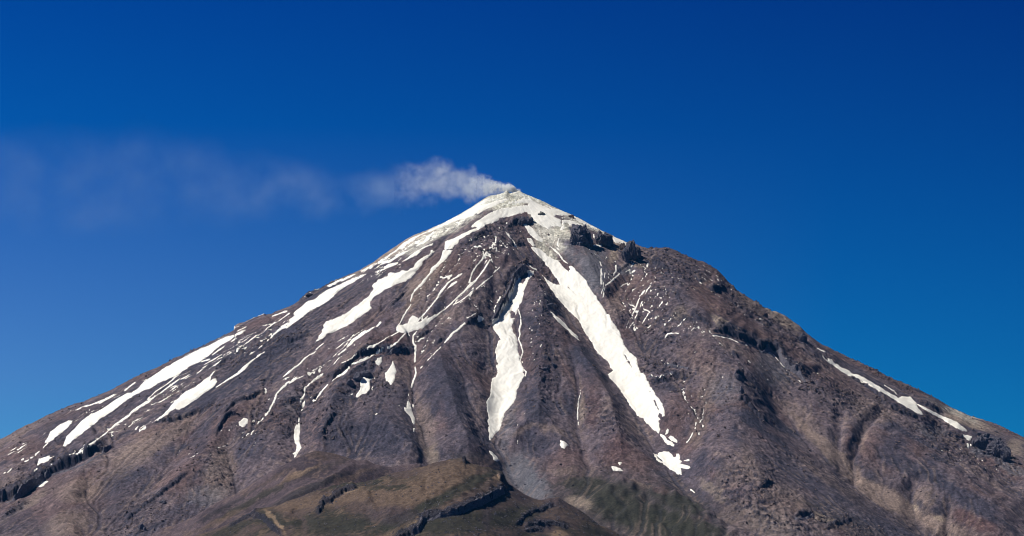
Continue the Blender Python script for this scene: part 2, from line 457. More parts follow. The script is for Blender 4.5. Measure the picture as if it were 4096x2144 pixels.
# patches of ground colour: centre, radii, turn, colour, strength
PATCHES = [
    (3640, 2060, 520, 120, 24, s2l((64, 58, 62)), 0.45), (280, 2090, 360, 90, -14, s2l((66, 58, 62)), 0.4), (1480, 1750, 260, 90, 0, C_DARK, 0.6),  # wide low patches paint in vignette and weaker light along with darker ground
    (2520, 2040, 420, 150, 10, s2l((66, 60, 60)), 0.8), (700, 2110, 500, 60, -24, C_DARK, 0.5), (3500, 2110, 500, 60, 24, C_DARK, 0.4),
    (700, 1500, 420, 60, -28, C_DARK, 0.55), (300, 1700, 260, 60, -28, C_DARK, 0.45), (1400, 1140, 300, 50, -28, C_DARK, 0.6),
    (2040, 800, 170, 42, -8, C_SULPH, 0.95), (1978, 790, 40, 12, -20, s2l((140, 146, 138)), 0.8), (2030, 772, 22, 10, -20, s2l((130, 136, 128)), 0.8), (2075, 778, 26, 6, -10, s2l((110, 114, 108)), 0.8), (2170, 800, 70, 9, 27, s2l((160, 160, 148)), 0.7), (1820, 880, 280, 30, -29, C_PALE, 0.9), (1560, 1010, 220, 22, -29, C_LTAN, 0.7), (2130, 790, 90, 22, 26, C_PALE, 0.8),
    (2300, 860, 120, 30, 30, C_PALE, 0.8), (2460, 950, 70, 22, 28, C_PALE, 0.8), (2190, 925, 36, 100, -38, C_PALE, 0.75), (2250, 920, 40, 36, 0, C_SULPH, 0.7), (2185, 1010, 26, 70, -36, C_SULPH, 0.7),
    (2275, 1000, 30, 60, -20, C_COOL, 0.6), (2370, 1080, 70, 100, -10, C_COOL, 0.75), (2460, 1010, 18, 50, 25, C_LTAN, 0.8), (2500, 1080, 60, 22, -28, C_COOL, 0.6), (2545, 1060, 30, 18, 0, C_LTAN, 0.6),
    (1700, 1120, 110, 28, -42, C_TAN, 0.75), (1655, 1210, 40, 20, -60, C_TAN, 0.6), (1880, 1080, 140, 60, -40, C_BROWN, 0.5), (1790, 1270, 60, 30, -30, C_TAN, 0.35),
    (1270, 1130, 150, 45, -28, C_DARK, 0.8), (1120, 1360, 220, 45, -27, C_DARK, 0.9), (870, 1560, 230, 40, -27, C_DARK, 0.9), (1060, 1450, 180, 50, -27, C_DARK, 0.85), (660, 1640, 160, 16, -28, C_DARK, 0.6),
    (1540, 1390, 70, 22, -28, C_RED, 0.8), (1420, 1420, 90, 22, -28, C_TAN, 0.45), (1340, 1480, 100, 30, -28, C_BROWN, 0.5), (1500, 1290, 90, 30, -30, C_BROWN, 0.55),
    (1780, 1500, 100, 150, 0, C_DARK, 0.55), (1830, 1620, 60, 120, 5, C_DARK, 0.7), (1560, 1640, 80, 110, 20, C_DARK, 0.5), (1480, 1760, 140, 60, 0, C_DARK, 0.75), (1700, 1700, 40, 110, -8, C_TAN, 0.45),  # tall dark patch on the rib paints the shade of its right-facing side
    (1735, 1830, 30, 50, 0, C_LTAN, 0.55), (1900, 1780, 120, 60, 10, C_DARK, 0.5), (1900, 1840, 100, 30, 8, C_GREEN, 0.35),
    (2190, 1420, 60, 160, 0, C_DARK, 0.5), (2210, 1180, 50, 80, 0, C_DARK, 0.6), (2150, 1640, 60, 50, 0, C_DARK, 0.8), (2330, 1450, 60, 100, -20, C_DARK, 0.6), (2370, 1640, 34, 70, 0, C_RED, 0.6),
    (2330, 1640, 14, 50, 10, C_LTAN, 0.5), (2460, 1800, 50, 80, 0, C_RED, 0.55), (2140, 1780, 80, 60, 0, C_DARK, 0.75), (2200, 1720, 70, 14, 25, C_TAN, 0.5), (2090, 1720, 60, 14, -28, C_TAN, 0.5),
    (2030, 1700, 26, 150, 12, C_COOL, 0.4), (2080, 1900, 70, 90, -35, C_COOL, 0.75), (2140, 1960, 60, 60, -35, C_COOL, 0.7), (2480, 1850, 110, 30, 10, C_BROWN, 0.6),
    (2430, 1960, 170, 50, 8, C_GREEN, 0.8), (2560, 2060, 260, 70, 16, C_GREEN, 0.95), (2720, 2010, 110, 30, 20, C_GREEN, 0.9), (2330, 1930, 90, 24, 0, C_GREEN, 0.6), (2760, 2110, 200, 50, 20, C_GREEN, 0.9),
    (2310, 2010, 50, 26, 20, C_LTAN, 0.6), (2640, 1960, 30, 14, 30, C_BROWN, 0.5), (2250, 1880, 60, 18, 0, C_TAN, 0.35),
    (2830, 1170, 110, 60, 45, C_BROWN, 0.85), (2920, 1260, 150, 45, 35, C_BROWN, 0.85), (3100, 1370, 170, 30, 30, C_BROWN, 0.85), (3330, 1520, 140, 40, 30, C_BROWN, 0.7), (2900, 1300, 90, 26, 28, C_DARK, 0.5),
    (2760, 1100, 70, 50, 0, C_DARK, 0.4), (2720, 1260, 30, 30, 0, C_LTAN, 0.5), (2880, 1290, 50, 12, 40, C_LTAN, 0.7), (3120, 1270, 90, 16, 36, C_LTAN, 0.8), (3000, 1210, 80, 20, 38, C_TAN, 0.7),
    (2600, 1210, 70, 60, 0, C_BROWN, 0.4), (2460, 1230, 30, 60, 10, C_TAN, 0.4), (2790, 1420, 100, 60, 30, C_BROWN, 0.45), (2830, 1560, 40, 90, 0, C_TAN, 0.45), (2800, 1700, 30, 80, 10, C_TAN, 0.45),
    (2920, 1380, 110, 22, 34, C_TAN, 0.4), (3090, 1480, 90, 60, 30, C_COOL, 0.45), (2900, 1560, 70, 70, 0, C_COOL, 0.35), (3010, 1680, 60, 30, 30, C_DARK, 0.8), (3080, 1740, 70, 16, 32, C_DARK, 0.7),
    (3300, 1780, 190, 26, 40, C_TAN, 0.75), (3540, 1990, 220, 34, 33, C_TAN, 0.8), (3750, 2100, 120, 40, 30, C_TAN, 0.7), (3200, 1660, 120, 30, 36, C_TAN, 0.35), (3500, 1640, 90, 40, 20, C_TAN, 0.5),
    (3440, 1720, 24, 90, 0, C_TAN, 0.35), (3570, 1800, 70, 70, 0, C_DARK, 0.8), (3420, 1770, 20, 80, 0, C_DARK, 0.6), (3680, 1890, 160, 30, 24, C_DARK, 0.75), (3860, 1990, 200, 40, 32, C_DARK, 0.85), (3700, 1990, 40, 40, 0, C_TAN, 0.5),  # round dark patch paints the shade of a right-facing slope
    (3680, 2020, 22, 26, 0, C_DARK, 0.6), (3760, 2040, 30, 24, 0, C_DARK, 0.7), (3900, 2090, 90, 34, 20, C_RED, 0.7), (3750, 2075, 26, 12, 0, C_LTAN, 0.7), (3660, 2035, 16, 16, 0, C_LTAN, 0.6), (3780, 1740, 120, 24, 30, C_BROWN, 0.4),
    (3180, 1890, 110, 40, 24, C_DARK, 0.5), (3290, 1960, 130, 26, 30, C_DARK, 0.55), (3380, 2090, 220, 40, 22, C_GREEN, 0.35), (3560, 2120, 160, 30, 22, C_DARK, 0.6), (3120, 2000, 120, 60, 20, C_TAN, 0.45), (3080, 2090, 120, 50, 20, C_LTAN, 0.35),
    (2930, 1900, 80, 60, -40, C_TAN, 0.4), (2850, 1960, 70, 24, 40, C_LTAN, 0.5), (2960, 2060, 70, 60, 0, C_TAN, 0.4), (3290, 2065, 40, 10, 22, C_LTAN, 0.85), (3000, 1860, 30, 90, -20, C_TAN, 0.4),
    (3600, 1600, 150, 16, 32, C_DARK, 0.7), (3860, 1680, 130, 22, 22, C_LTAN, 0.75), (3830, 1650, 120, 12, 24, C_PALE, 0.35), (3700, 1570, 110, 16, 33, C_DARK, 0.8), (3980, 1780, 110, 50, 20, C_DARK, 0.8), (3920, 1810, 40, 26, 20, C_COOL, 0.7),
    (4060, 1790, 30, 40, 0, C_LTAN, 0.6), (4040, 1870, 90, 24, 32, C_COOL, 0.6), (3720, 1720, 70, 24, 20, C_COOL, 0.5), (3280, 1420, 80, 16, 33, C_DARK, 0.6), (3450, 1500, 120, 12, 33, C_DARK, 0.7),
    (220, 1990, 260, 90, -12, C_BROWN, 0.5), (330, 1960, 110, 50, -5, C_TAN, 0.5), (270, 2100, 90, 50, -10, C_TAN, 0.55), (90, 2030, 120, 16, -32, C_LTAN, 0.35), (470, 1930, 50, 100, 20, C_DARK, 0.5), (60, 2080, 90, 40, -10, C_DARK, 0.55),
    (620, 1760, 200, 40, -25, C_TAN, 0.5), (520, 1840, 140, 40, -30, C_TAN, 0.45), (880, 1900, 60, 120, 10, C_TAN, 0.6), (820, 1980, 80, 50, 0, C_COOL, 0.4), (720, 1960, 60, 50, -20, C_BROWN, 0.5), (800, 1760, 40, 70, 20, C_DARK, 0.55),
    (960, 1640, 120, 30, -28, C_BROWN, 0.6), (1000, 1780, 60, 60, 0, C_DARK, 0.6), (1100, 1700, 60, 40, 0, C_BROWN, 0.5), (1270, 1720, 50, 90, 25, C_BROWN, 0.5), (1360, 1660, 50, 80, 10, C_DARK, 0.5), (1180, 1620, 40, 60, 0, C_COOL, 0.3),
    (60, 1740, 160, 20, -27, C_TAN, 0.35), (130, 1800, 90, 40, -30, C_BROWN, 0.5), (200, 1720, 60, 60, 0, C_DARK, 0.45), (40, 1940, 60, 30, -30, C_TAN, 0.5),
]
# where loose flecks of snow lie: centre, radii, turn, how thick
FLECKS = [
    (1960, 990, 130, 80, -20, .62), (1880, 1170, 110, 70, -35, .42), (1760, 1110, 160, 50, -45, .34), (1850, 1260, 130, 35, -28, .45), (2000, 1200, 50, 60, 0, .5), (1300, 1120, 110, 28, -28, .45), (1530, 1080, 110, 30, -25, .62),
    (1760, 930, 170, 16, -28, .8), (1600, 1005, 170, 14, -29, .8), (1380, 1090, 130, 18, -28, .6), (1390, 1380, 110, 40, -30, .6), (1290, 1460, 160, 36, -30, .42), (1200, 1540, 160, 24, -30, .35), (950, 1390, 270, 34, -29, .5), (800, 1480, 260, 24, -29, .5),
    (620, 1620, 240, 26, -31, .42), (410, 1740, 160, 16, -34, .62), (250, 1840, 110, 12, -36, .45), (2150, 1240, 50, 110, 0, .42), (2140, 1390, 36, 110, 0, .34), (2600, 1220, 110, 120, 0, .42), (2730, 1300, 130, 50, 15, .5), (2680, 1110, 170, 60, 20, .30),
    (2860, 1110, 120, 50, 40, .3), (2430, 1100, 60, 60, 0, .35), (2380, 1010, 110, 24, 20, .4), (2250, 880, 60, 40, 0, .5), (1050, 1250, 260, 10, -27, .6), (1250, 1160, 150, 10, -28, .55), (780, 1410, 220, 8, -28, .5), (330, 1660, 160, 12, -28, .5),
    (1750, 1230, 120, 40, -50, .35), (1620, 1330, 90, 20, -28, .4), (1450, 1530, 90, 40, -20, .3), (1060, 1560, 160, 14, -26, .38), (60, 1800, 70, 20, -30, .4), (1230, 1610, 80, 20, -28, .3), (2560, 1080, 100, 20, -30, .4), (2900, 1460, 250, 90, 20, .16),
    (3200, 1480, 110, 40, 30, .25), (2080, 1690, 30, 90, 10, .25), (2740, 1640, 90, 140, 10, .2), (3900, 1830, 160, 40, 20, .22), (3000, 1250, 150, 20, 38, .22), (900, 1760, 220, 70, -20, .16), (620, 1690, 90, 20, -20, .4), (1700, 1400, 60, 60, -30, .3),
    (2480, 1240, 40, 30, 0, .3), (2540, 1300, 50, 24, 20, .4), (1560, 1640, 120, 30, -20, .24),
]

# broken rocky ground: centre, radii, turn, strength
ROCKY = [(1150, 1640, 200, 90, -25, 1.0), (1000, 1430, 260, 50, -28, .8), (1420, 1540, 160, 80, 0, 1.0), (1300, 1700, 120, 120, 0, .7), (2700, 1080, 180, 90, 25, 1.0), (2650, 1290, 160, 130, 0, .9), (2900, 1180, 160, 60, 42, 1.0),
         (3080, 1300, 160, 50, 36, 1.0), (3300, 1560, 220, 60, 28, 1.0), (3520, 1640, 120, 50, 28, .9), (2990, 1960, 160, 130, 30, 1.0), (3120, 2080, 200, 60, 20, 1.0), (3400, 2110, 200, 40, 20, .8), (2640, 1480, 130, 90, 10, .9), (3850, 1800, 260, 70, 24, 1.0),
         (2180, 1230, 60, 200, 0, .9), (2160, 1500, 80, 200, 0, .6), (2430, 1680, 60, 80, 0, .8), (1960, 950, 160, 60, -20, .9), (1280, 1120, 200, 40, -28, .9), (680, 1590, 240, 40, -28, .6), (150, 1860, 200, 40, -34, .7), (560, 2060, 160, 80, -20, .8),
         (860, 1860, 120, 120, 0, .6), (3500, 1480, 260, 20, 32, .9), (2860, 1640, 160, 120, 0, .5), (1500, 1440, 120, 40, -28, .8), (900, 1300, 400, 16, -28, .7)]

# ground that lies smooth: ash fans and the green apron
SMOOTH = [(2560, 2040, 360, 130, 10, 1.0), (2090, 1900, 70, 130, -32, 1.0), (1735, 1830, 40, 90, -10, .8), (2380, 1060, 70, 90, 0, .7), (2840, 1180, 90, 90, 45, .6), (3000, 1320, 160, 40, 34, .6), (3300, 1790, 200, 40, 38, .6), (3560, 2000, 200, 40, 33, .6), (870, 1560, 200, 40, -27, .7)]
# ---------------------------------------------------------------- snow: outlines
# (name, label, [outlines], roughness of the edge in px)
SNOWS = [
    ('summit_snowfield', 'broad white snow cap just under the summit with an arm sweeping down to the left',
     [w(wB, (310, 270), (400, 228), (520, 250), (640, 315), (760, 362), (880, 412), (740, 322), (900, 385), (1050, 437), (1200, 508), (1180, 530), (1120, 525),
        (960, 520), (940, 545), (1010, 585), (1060, 610), (1040, 650), (1070, 720), (1000, 720), (880, 710), (840, 760), (700, 705), (610, 630), (545, 560),
        (530, 510), (470, 490), (440, 468), (380, 485), (250, 520), (0, 580))
      + w(wA, (2080, 635), (1900, 690), (1840, 730), (1700, 800), (1560, 880), (1440, 960), (1440, 990), (1360, 1040), (1330, 1100), (1190, 1110), (1200, 1040), (1200, 970),
          (1340, 920), (1420, 880), (1600, 790), (1740, 730), (1640, 730), (1720, 640), (1870, 540), (2000, 470), (2180, 400), (2340, 375), (2480, 355))
      + w(wB, (150, 400), (300, 360), (480, 345), (500, 318), (400, 305), (200, 315), (100, 330), (160, 300), (260, 280))], 2.2),
    ('snow_field', 'white snow on the right skyline between the summit cap and the two dark crags',
     [w(wB, (1270, 535), (1300, 548), (1500, 655), (1770, 810), (1700, 790), (1600, 740), (1500, 690), (1420, 665), (1340, 620), (1290, 590)),
      w(wB, (1060, 610), (1160, 600), (1260, 620), (1330, 660), (1450, 690), (1300, 690), (1200, 700), (1150, 650), (1100, 660), (1110, 740), (1060, 790), (1030, 760), (1070, 690))], 2.0),
    ('snow_strip', 'pale snow strip on the skyline right of the two dark crags',
     [w(wB, (1890, 865), (2000, 915), (2100, 955), (2205, 1018), (2180, 1030), (2060, 990), (1980, 1000), (1930, 930))], 2.0),
    ('snow_tongue', 'long thin snow tongue running down left from the end of the summit arm',
     [w(wD, (730, 0), (905, 10), (880, 50), (800, 150), (700, 240), (620, 310), (540, 400), (480, 470), (430, 560), (330, 650), (240, 730), (210, 830), (180, 900),
        (165, 890), (195, 770), (250, 680), (350, 580), (420, 490), (500, 400), (540, 310), (620, 240), (680, 180), (720, 90))], 1.6),
    ('snow_field', 'topmost snow strip along the left skyline just below the smoking summit',
     [w(wA, (290, 1170), (370, 1110), (440, 1030), (540, 965), (640, 905), (760, 855), (880, 805), (1000, 755), (1160, 665), (1300, 605), (1500, 492), (1600, 432),
        (1760, 335), (1900, 240), (1980, 212), (1940, 270), (1800, 340), (1900, 330), (2100, 270), (2340, 225), (2200, 290), (2000, 380), (1850, 450), (1700, 520),
        (1500, 590), (1320, 640), (1180, 700), (1050, 750), (930, 810), (860, 830), (740, 900), (640, 970), (520, 1040), (400, 1120), (320, 1170))], 2.0),
    ('snow_band', 'snow band below the pale dust, second from the left skyline near the top',
     [w(wA, (10, 1348), (180, 1300), (280, 1290), (430, 1200), (520, 1140), (700, 1060), (760, 1000), (880, 930), (960, 830), (1020, 800), (1060, 810), (980, 880),
        (890, 970), (780, 1030), (640, 1080), (560, 1150), (380, 1250), (240, 1348)),
      w(wC, (1700, 330), (1870, 210), (2010, 160), (2080, 90), (2230, 20), (2230, 50), (2110, 130), (1960, 200), (1800, 280))], 1.8),
    ('snow_band', 'broken snow band beside dark rubble, third from the left skyline near the top',
     [w(wA, (470, 1310), (640, 1180), (800, 1080), (1000, 990), (980, 1020), (780, 1120), (600, 1230), (490, 1310)),
      w(wC, (2190, 200), (2240, 150), (2440, 40), (2540, 0), (2440, 80), (2260, 180))], 2.0),
    ('snow_strip', 'speckled snow strip on the left skyline beneath the topmost strip',
     [w(wC, (1480, 355), (1640, 275), (1800, 195), (1990, 65), (1990, 100), (1860, 190), (1740, 250), (1640, 310), (1500, 380))], 4.0),
    ('snow_lens', 'small lens of snow between the left skyline bands and the big jagged snow patch',
     [w(wC, (1700, 390), (1860, 330), (1880, 280), (2000, 230), (2110, 210), (2100, 245), (1980, 300), (1850, 350), (1730, 390))], 1.5),
    ('snow_strip', 'smooth snow strip capping the left skyline above the upper broad snow band',
     [w(wC, (880, 625), (1050, 537), (1250, 457), (1390, 412), (1380, 430), (1260, 490), (1100, 550), (1020, 600), (920, 640))], 1.5),
    ('snow_band', 'upper broad snow band along the left ridge, tapering to a thin tail',
     [w(wC, (1590, 415), (1480, 430), (1330, 490), (1240, 530), (1100, 600), (900, 690), (780, 760), (690, 840), (540, 890), (470, 960), (360, 1050), (310, 1100),
        (330, 1130), (270, 1180), (240, 1250), (180, 1310), (130, 1348), (200, 1348), (320, 1260), (480, 1150), (600, 1050), (740, 980), (860, 920), (970, 830),
        (1060, 740), (1200, 640), (1400, 520), (1540, 450)),
      w(wJ, (2440, 155), (2230, 300), (2100, 430), (2030, 520), (1900, 630), (1760, 725), (1600, 850), (1570, 872), (1650, 815), (1800, 710), (1950, 605), (2070, 500), (2140, 420), (2310, 300))], 2.2),
    ('snow_patch', 'large jagged snow patch on the upper left slope with a blunt lower end',
     [w(wC, (1620, 1030), (1660, 990), (1640, 950), (1640, 890), (1690, 820), (1740, 780), (1810, 740), (1850, 700), (1960, 650), (2100, 580), (2180, 570), (2230, 540))
      + w(wD, (190, 480), (230, 430), (300, 340), (370, 270), (400, 200), (480, 130), (540, 80), (600, 15), (540, 0), (525, 0), (520, 60), (440, 100), (330, 170), (260, 230))
      + w(wC, (2370, 300), (2310, 330), (2280, 350), (2180, 350), (2080, 400), (1960, 380), (1930, 440), (1900, 460), (1760, 520), (1740, 560), (1700, 560), (1670, 620),
          (1690, 690), (1650, 730), (1600, 800), (1540, 850), (1480, 890), (1400, 960), (1330, 1000), (1280, 1040), (1200, 1100), (1080, 1150), (940, 1210), (870, 1230), (830, 1290))
      + w(wI, (830, 300), (810, 330), (800, 400), (760, 440), (740, 500), (680, 560), (820, 500), (880, 430), (1060, 345), (1160, 318), (1330, 215), (1480, 105))], 2.4),
    ('snow_patch', 'pond shaped snow patch where thin streaks meet, left of centre',
     [w(wH, (-60, 300), (0, 255), (130, 230), (150, 170), (210, 95), (260, 110), (330, 150), (300, 220), (420, 150), (480, 95), (470, 150), (600, 80), (620, 90), (540, 170),
        (460, 240), (410, 300), (290, 345), (140, 390), (60, 400), (-50, 370))], 1.6),
    ('snow_patch', 'small rounded snow patch in a hollow left of the long central tongue',
     [w(wH, (1340, 100), (1400, 110), (1450, 150), (1420, 190), (1350, 220), (1310, 180), (1340, 140))], 1.5),
    ('snow_tongue', 'long central snow tongue in the gully below the summit, beside a black cliff',
     [w(wD, (2200, 350), (2310, 370), (2290, 430), (2210, 510), (2190, 580), (2140, 660), (2120, 750), (2100, 830), (2090, 900), (2050, 950), (2020, 1020), (2000, 1100),
        (1970, 1150), (1950, 1250))
      + w(wH, (1920, 290), (1950, 390), (2000, 460), (2020, 580), (2030, 700), (2060, 860), (2100, 960), (2130, 1020), (2110, 1080), (2130, 1110), (2100, 1200), (2060, 1260))
      + w(wN, (2480, 20), (2430, 100), (2420, 230), (2380, 310), (2300, 390), (2220, 480), (2210, 560), (2190, 620), (2150, 720), (2120, 790), (2060, 850), (2020, 900),
          (1980, 950), (1955, 940), (1960, 850), (1945, 700), (1940, 600), (1950, 520), (1920, 430), (1915, 350), (1920, 260), (1970, 200), (1980, 100))
      + w(wH, (1570, 1250), (1570, 1190), (1600, 1160), (1650, 1150), (1670, 1080), (1650, 960), (1680, 930), (1650, 880), (1640, 760), (1630, 680), (1670, 600), (1680, 530),
          (1720, 510), (1690, 440), (1640, 380), (1590, 300), (1580, 220), (1600, 160), (1690, 110))
      + w(wD, (1700, 1060), (1760, 990), (1760, 930), (1830, 890), (1830, 840), (1880, 800), (1870, 710), (1930, 670), (1930, 610), (1960, 560), (1980, 490), (2040, 470),
          (2080, 460), (2070, 560), (2100, 580), (2150, 540), (2160, 480), (2210, 450), (2180, 380)),
      '-', w(wD, (1890, 1060), (1930, 1030), (1980, 1110), (1960, 1160), (1900, 1180)),
      '-', w(wD, (1830, 900), (1880, 880), (1940, 880), (1910, 905), (1850, 930))], 2.2),
    ('snow_patch', 'narrow snow patch directly below the foot of the long central tongue',
     [w(wN, (1960, 1120), (2010, 1150), (2060, 1200), (2110, 1250), (2130, 1300), (2090, 1320), (2040, 1290), (2010, 1220), (1970, 1160)),
      w(wV, (2040, 80), (2090, 75), (2085, 110), (2060, 140), (2030, 120))], 1.0),
    ('snow_patch', 'smooth leaf shaped snow patch right under the dark summit crag',
     [w(wB, (330, 640), (400, 640), (470, 680), (560, 740), (620, 810), (680, 880), (740, 940), (740, 980), (660, 970), (560, 900), (500, 840), (440, 740), (420, 700)),
      w(wB, (450, 920), (540, 920), (580, 990), (610, 1060), (560, 1060), (490, 980))], 1.2),
    ('snow_tongue', 'longest and widest snow tongue, sweeping from the summit to the lower right',
     [w(wE, (100, -46), (170, -46), (280, 0), (340, 60), (400, 110), (500, 160), (560, 180), (620, 240), (680, 320), (750, 372), (770, 330), (745, 290), (790, 268), (830, 290), (880, 360),
        (960, 430), (1050, 520), (1080, 600), (1130, 680), (1220, 790), (1260, 880), (1330, 970), (1380, 1050))
      + w(wG, (1400, 60), (1450, 80), (1480, 180), (1560, 280), (1640, 400), (1650, 470), (1680, 500), (1700, 600), (1740, 650), (1790, 720), (1850, 780), (1920, 830),
          (1930, 920), (1960, 1020), (1990, 1090), (2030, 1080), (2070, 1150), (2120, 1250))
      + w(wP, (410, 0), (480, 80), (540, 190), (600, 260), (640, 330), (660, 400), (680, 460), (680, 540), (640, 545), (600, 480), (570, 540), (600, 590), (570, 620), (595, 660),
          (575, 700), (605, 760), (580, 830), (470, 760), (420, 700), (360, 650), (320, 590), (230, 540), (160, 450), (80, 350), (40, 270), (0, 220))
      + w(wG, (1620, 1348), (1550, 1270), (1480, 1200), (1420, 1110), (1510, 1040), (1470, 990), (1430, 900), (1330, 820), (1250, 740), (1180, 640), (1160, 570), (1100, 490),
          (1030, 400), (990, 320), (960, 240), (900, 160))
      + w(wE, (800, 1090), (700, 990), (620, 910), (530, 790), (450, 700), (400, 620), (380, 560), (340, 510), (290, 430), (370, 500), (430, 550), (520, 590), (605, 602),
          (560, 520), (500, 440), (430, 340), (320, 200), (230, 110), (130, 0)),
      '-', w(wE, (740, 640), (770, 655), (825, 690), (800, 692), (765, 672)),
      '-', w(wG, (1690, 750), (1720, 780), (1780, 880), (1850, 1000), (1830, 985), (1760, 880)),
      '-', w(wP, (420, 90), (440, 110), (480, 200), (560, 380), (600, 450), (580, 440), (530, 360), (470, 210))], 1.8),
    ('snow_strip', 'thin pale snow arm joining the longest tongue from the grey scree on its right',
     [w(wB, (750, 980), (800, 1000), (850, 1050), (950, 1100), (1030, 1190), (1090, 1280), (1170, 1348), (1110, 1345), (1020, 1220), (930, 1130), (830, 1050), (760, 1000)),
      w(wB, (960, 1075), (1000, 1080), (1050, 1130), (1000, 1120))], 1.5),
    ('snow_sliver', 'narrow tapering snow sliver alone on the dark slope left of the longest tongue',
     [w(wG, (430, 30), (480, 60), (560, 120), (680, 220), (740, 300), (830, 390), (930, 470), (910, 490), (950, 545), (870, 500), (820, 440), (740, 360), (640, 270), (560, 200), (500, 120))], 1.2),
    ('snow_patch', 'ragged snow patch at the toe of the longest tongue',
     [w(wP, (590, 830), (640, 850), (690, 880), (720, 940), (800, 970), (860, 1030), (830, 1060), (720, 1020), (690, 980), (640, 920), (620, 890)),
      w(wP, (740, 905), (780, 870), (830, 890), (900, 950), (908, 1000), (850, 980), (760, 930)),
      w(wP, (690, 860), (700, 800), (720, 740), (750, 770), (740, 830))], 1.6),
    ('snow_patch', 'lowest large snow patch, fan shaped, in the right gully above the green slope',
     [w(wP, (490, 1180), (560, 1190), (610, 1150), (690, 1140), (760, 1150), (820, 1210), (840, 1245), (875, 1240), (880, 1180), (930, 1180), (945, 1250), (940, 1300), (990, 1300))
      + w(wX, (950, 110), (1060, 130), (1140, 180), (1080, 205), (960, 190), (970, 240), (970, 300), (930, 300), (860, 260), (780, 210), (700, 150), (640, 100), (590, 90), (530, 30))
      + w(wP, (530, 1270), (500, 1200)), '-', w(wP, (540, 1210), (570, 1230), (650, 1310), (630, 1312), (570, 1260)),
      w(wX, (1010, 50), (1060, 40), (1100, 30), (1105, 55), (1050, 66))], 1.6),
    ('snow_patch', 'small compact snow patch on the dark dome between the two great tongues',
     [w(wO, (1030, 950), (1100, 965), (1180, 1030), (1140, 1060), (1110, 1100), (1060, 1080), (1010, 1025), (1040, 1010))], 1.0),
    ('snow_patch', 'tiny wedge of snow above the green slope near the bottom middle',
     [w(wV, (1910, 155), (1990, 160), (2060, 190), (2130, 235), (2040, 235), (1940, 225), (1925, 190))], 0.8),
    ('snow_patch', 'tiny strip of snow on the lip of the right gully beside the green slope',
     [w(wX, (1105, 535), (1150, 550), (1215, 610), (1190, 612), (1150, 580), (1125, 570))], 0.8),
    ('snow_band', 'longest lower left snow band following the skyline down to a blunt tail',
     [w(wJ, (0, 1170), (100, 1100), (240, 1000), (400, 910), (600, 810), (800, 700), (1000, 620), (1110, 560), (1220, 500), (1300, 465), (1440, 430), (1560, 360), (1640, 350),
        (1600, 390), (1450, 470), (1330, 540), (1220, 610), (1120, 680), (1060, 740), (960, 820), (890, 870), (800, 920), (700, 970), (600, 1040), (480, 1110), (340, 1180),
        (200, 1230), (100, 1280), (0, 1348))
      + w(wY, (1170, 960), (1060, 1020), (960, 1080), (880, 1120), (800, 1190), (740, 1240), (640, 1310))
      + w(wK, (1850, 500), (1710, 590), (1640, 650), (1560, 720), (1450, 790), (1400, 850), (1290, 930), (1200, 1000), (1110, 1060), (1070, 1080), (1090, 1030), (1120, 950),
          (1150, 870), (1240, 790), (1320, 700), (1430, 590), (1590, 490))
      + w(wY, (380, 1320), (480, 1260), (580, 1200), (640, 1150), (740, 1090), (840, 1030), (900, 1000), (980, 990), (1060, 940), (1130, 860), (1200, 790))], 2.0),
    ('snow_patch', 'oval snow patch at the far left below the skyline',
     [w(wK, (1250, 605), (1180, 620), (1020, 690), (960, 740), (860, 810), (830, 890), (790, 950), (770, 990), (850, 980), (880, 975), (960, 900), (1040, 840), (1120, 770),
        (1190, 700), (1230, 660))], 1.4),
    ('snow_patch', 'small hooked snow patch at the far left above the black lava front',
     [w(wK, (650, 1320), (680, 1270), (760, 1250), (830, 1225), (862, 1218), (850, 1262), (910, 1220), (935, 1225), (880, 1270), (790, 1320), (740, 1348)) + w(wS, (640, 130))], 1.4),
    ('snow_strip', 'straight narrow snow strip ending just above the black lava front',
     [w(wK, (1310, 1195), (1450, 1090), (1600, 970), (1720, 890), (1800, 830), (1930, 710), (2060, 610), (2200, 510), (2330, 410), (2420, 340), (2520, 280), (2576, 240), (2590, 290),
        (2440, 380), (2330, 450), (2200, 550), (2080, 640), (1960, 720), (1840, 820), (1760, 890), (1620, 1000), (1450, 1120), (1330, 1200))], 1.3),
    ('snow_strip', 'frayed snow strip right on the lower left skyline',
     [w(wK, (1210, 445), (1330, 432), (1410, 388), (1480, 372), (1600, 342), (1740, 310), (1860, 250), (1960, 190), (2000, 152), (1920, 172), (1800, 237), (1680, 285), (1560, 330),
        (1440, 355), (1400, 380), (1300, 423))], 1.6),
    ('snow_patch', 'broad tapering snow patch on the lower left slope beside the dark lava field',
     [w(wY, (1600, 1280), (1700, 1150), (1800, 1060), (1900, 960), (2030, 920), (2130, 840), (2220, 770), (2290, 740), (2340, 680), (2430, 600), (2340, 720), (2320, 780),
        (2420, 740), (2440, 800), (2400, 870), (2380, 900), (2260, 970), (2170, 1040), (2080, 1110), (1960, 1190), (1860, 1250), (1780, 1290))
      + w(wL, (860, 410), (770, 460), (740, 510), (700, 530), (600, 590), (500, 640), (450, 670), (540, 590), (660, 510), (711, 440))], 1.8),
    ('snow_patch', 'small notched snow patch beneath the lava step left of centre',
     [w(wI, (1760, 830), (1840, 815), (1830, 870), (1840, 890), (1780, 955), (1740, 930), (1710, 885), (1745, 870))], 1.2),
    ('snow_patch', 'spindle shaped snow patch beneath the lava step, right of the notched one',
     [w(wI, (2020, 870), (2050, 940), (2070, 1000), (2090, 1080), (2060, 1110), (2060, 1180), (2030, 1250), (1990, 1290), (1960, 1240), (1910, 1220), (1890, 1150), (1890, 1090), (1940, 1040), (1980, 970))], 1.4),
    ('snow_patch', 'boot shaped snow patch under dark overhanging rock left of centre',
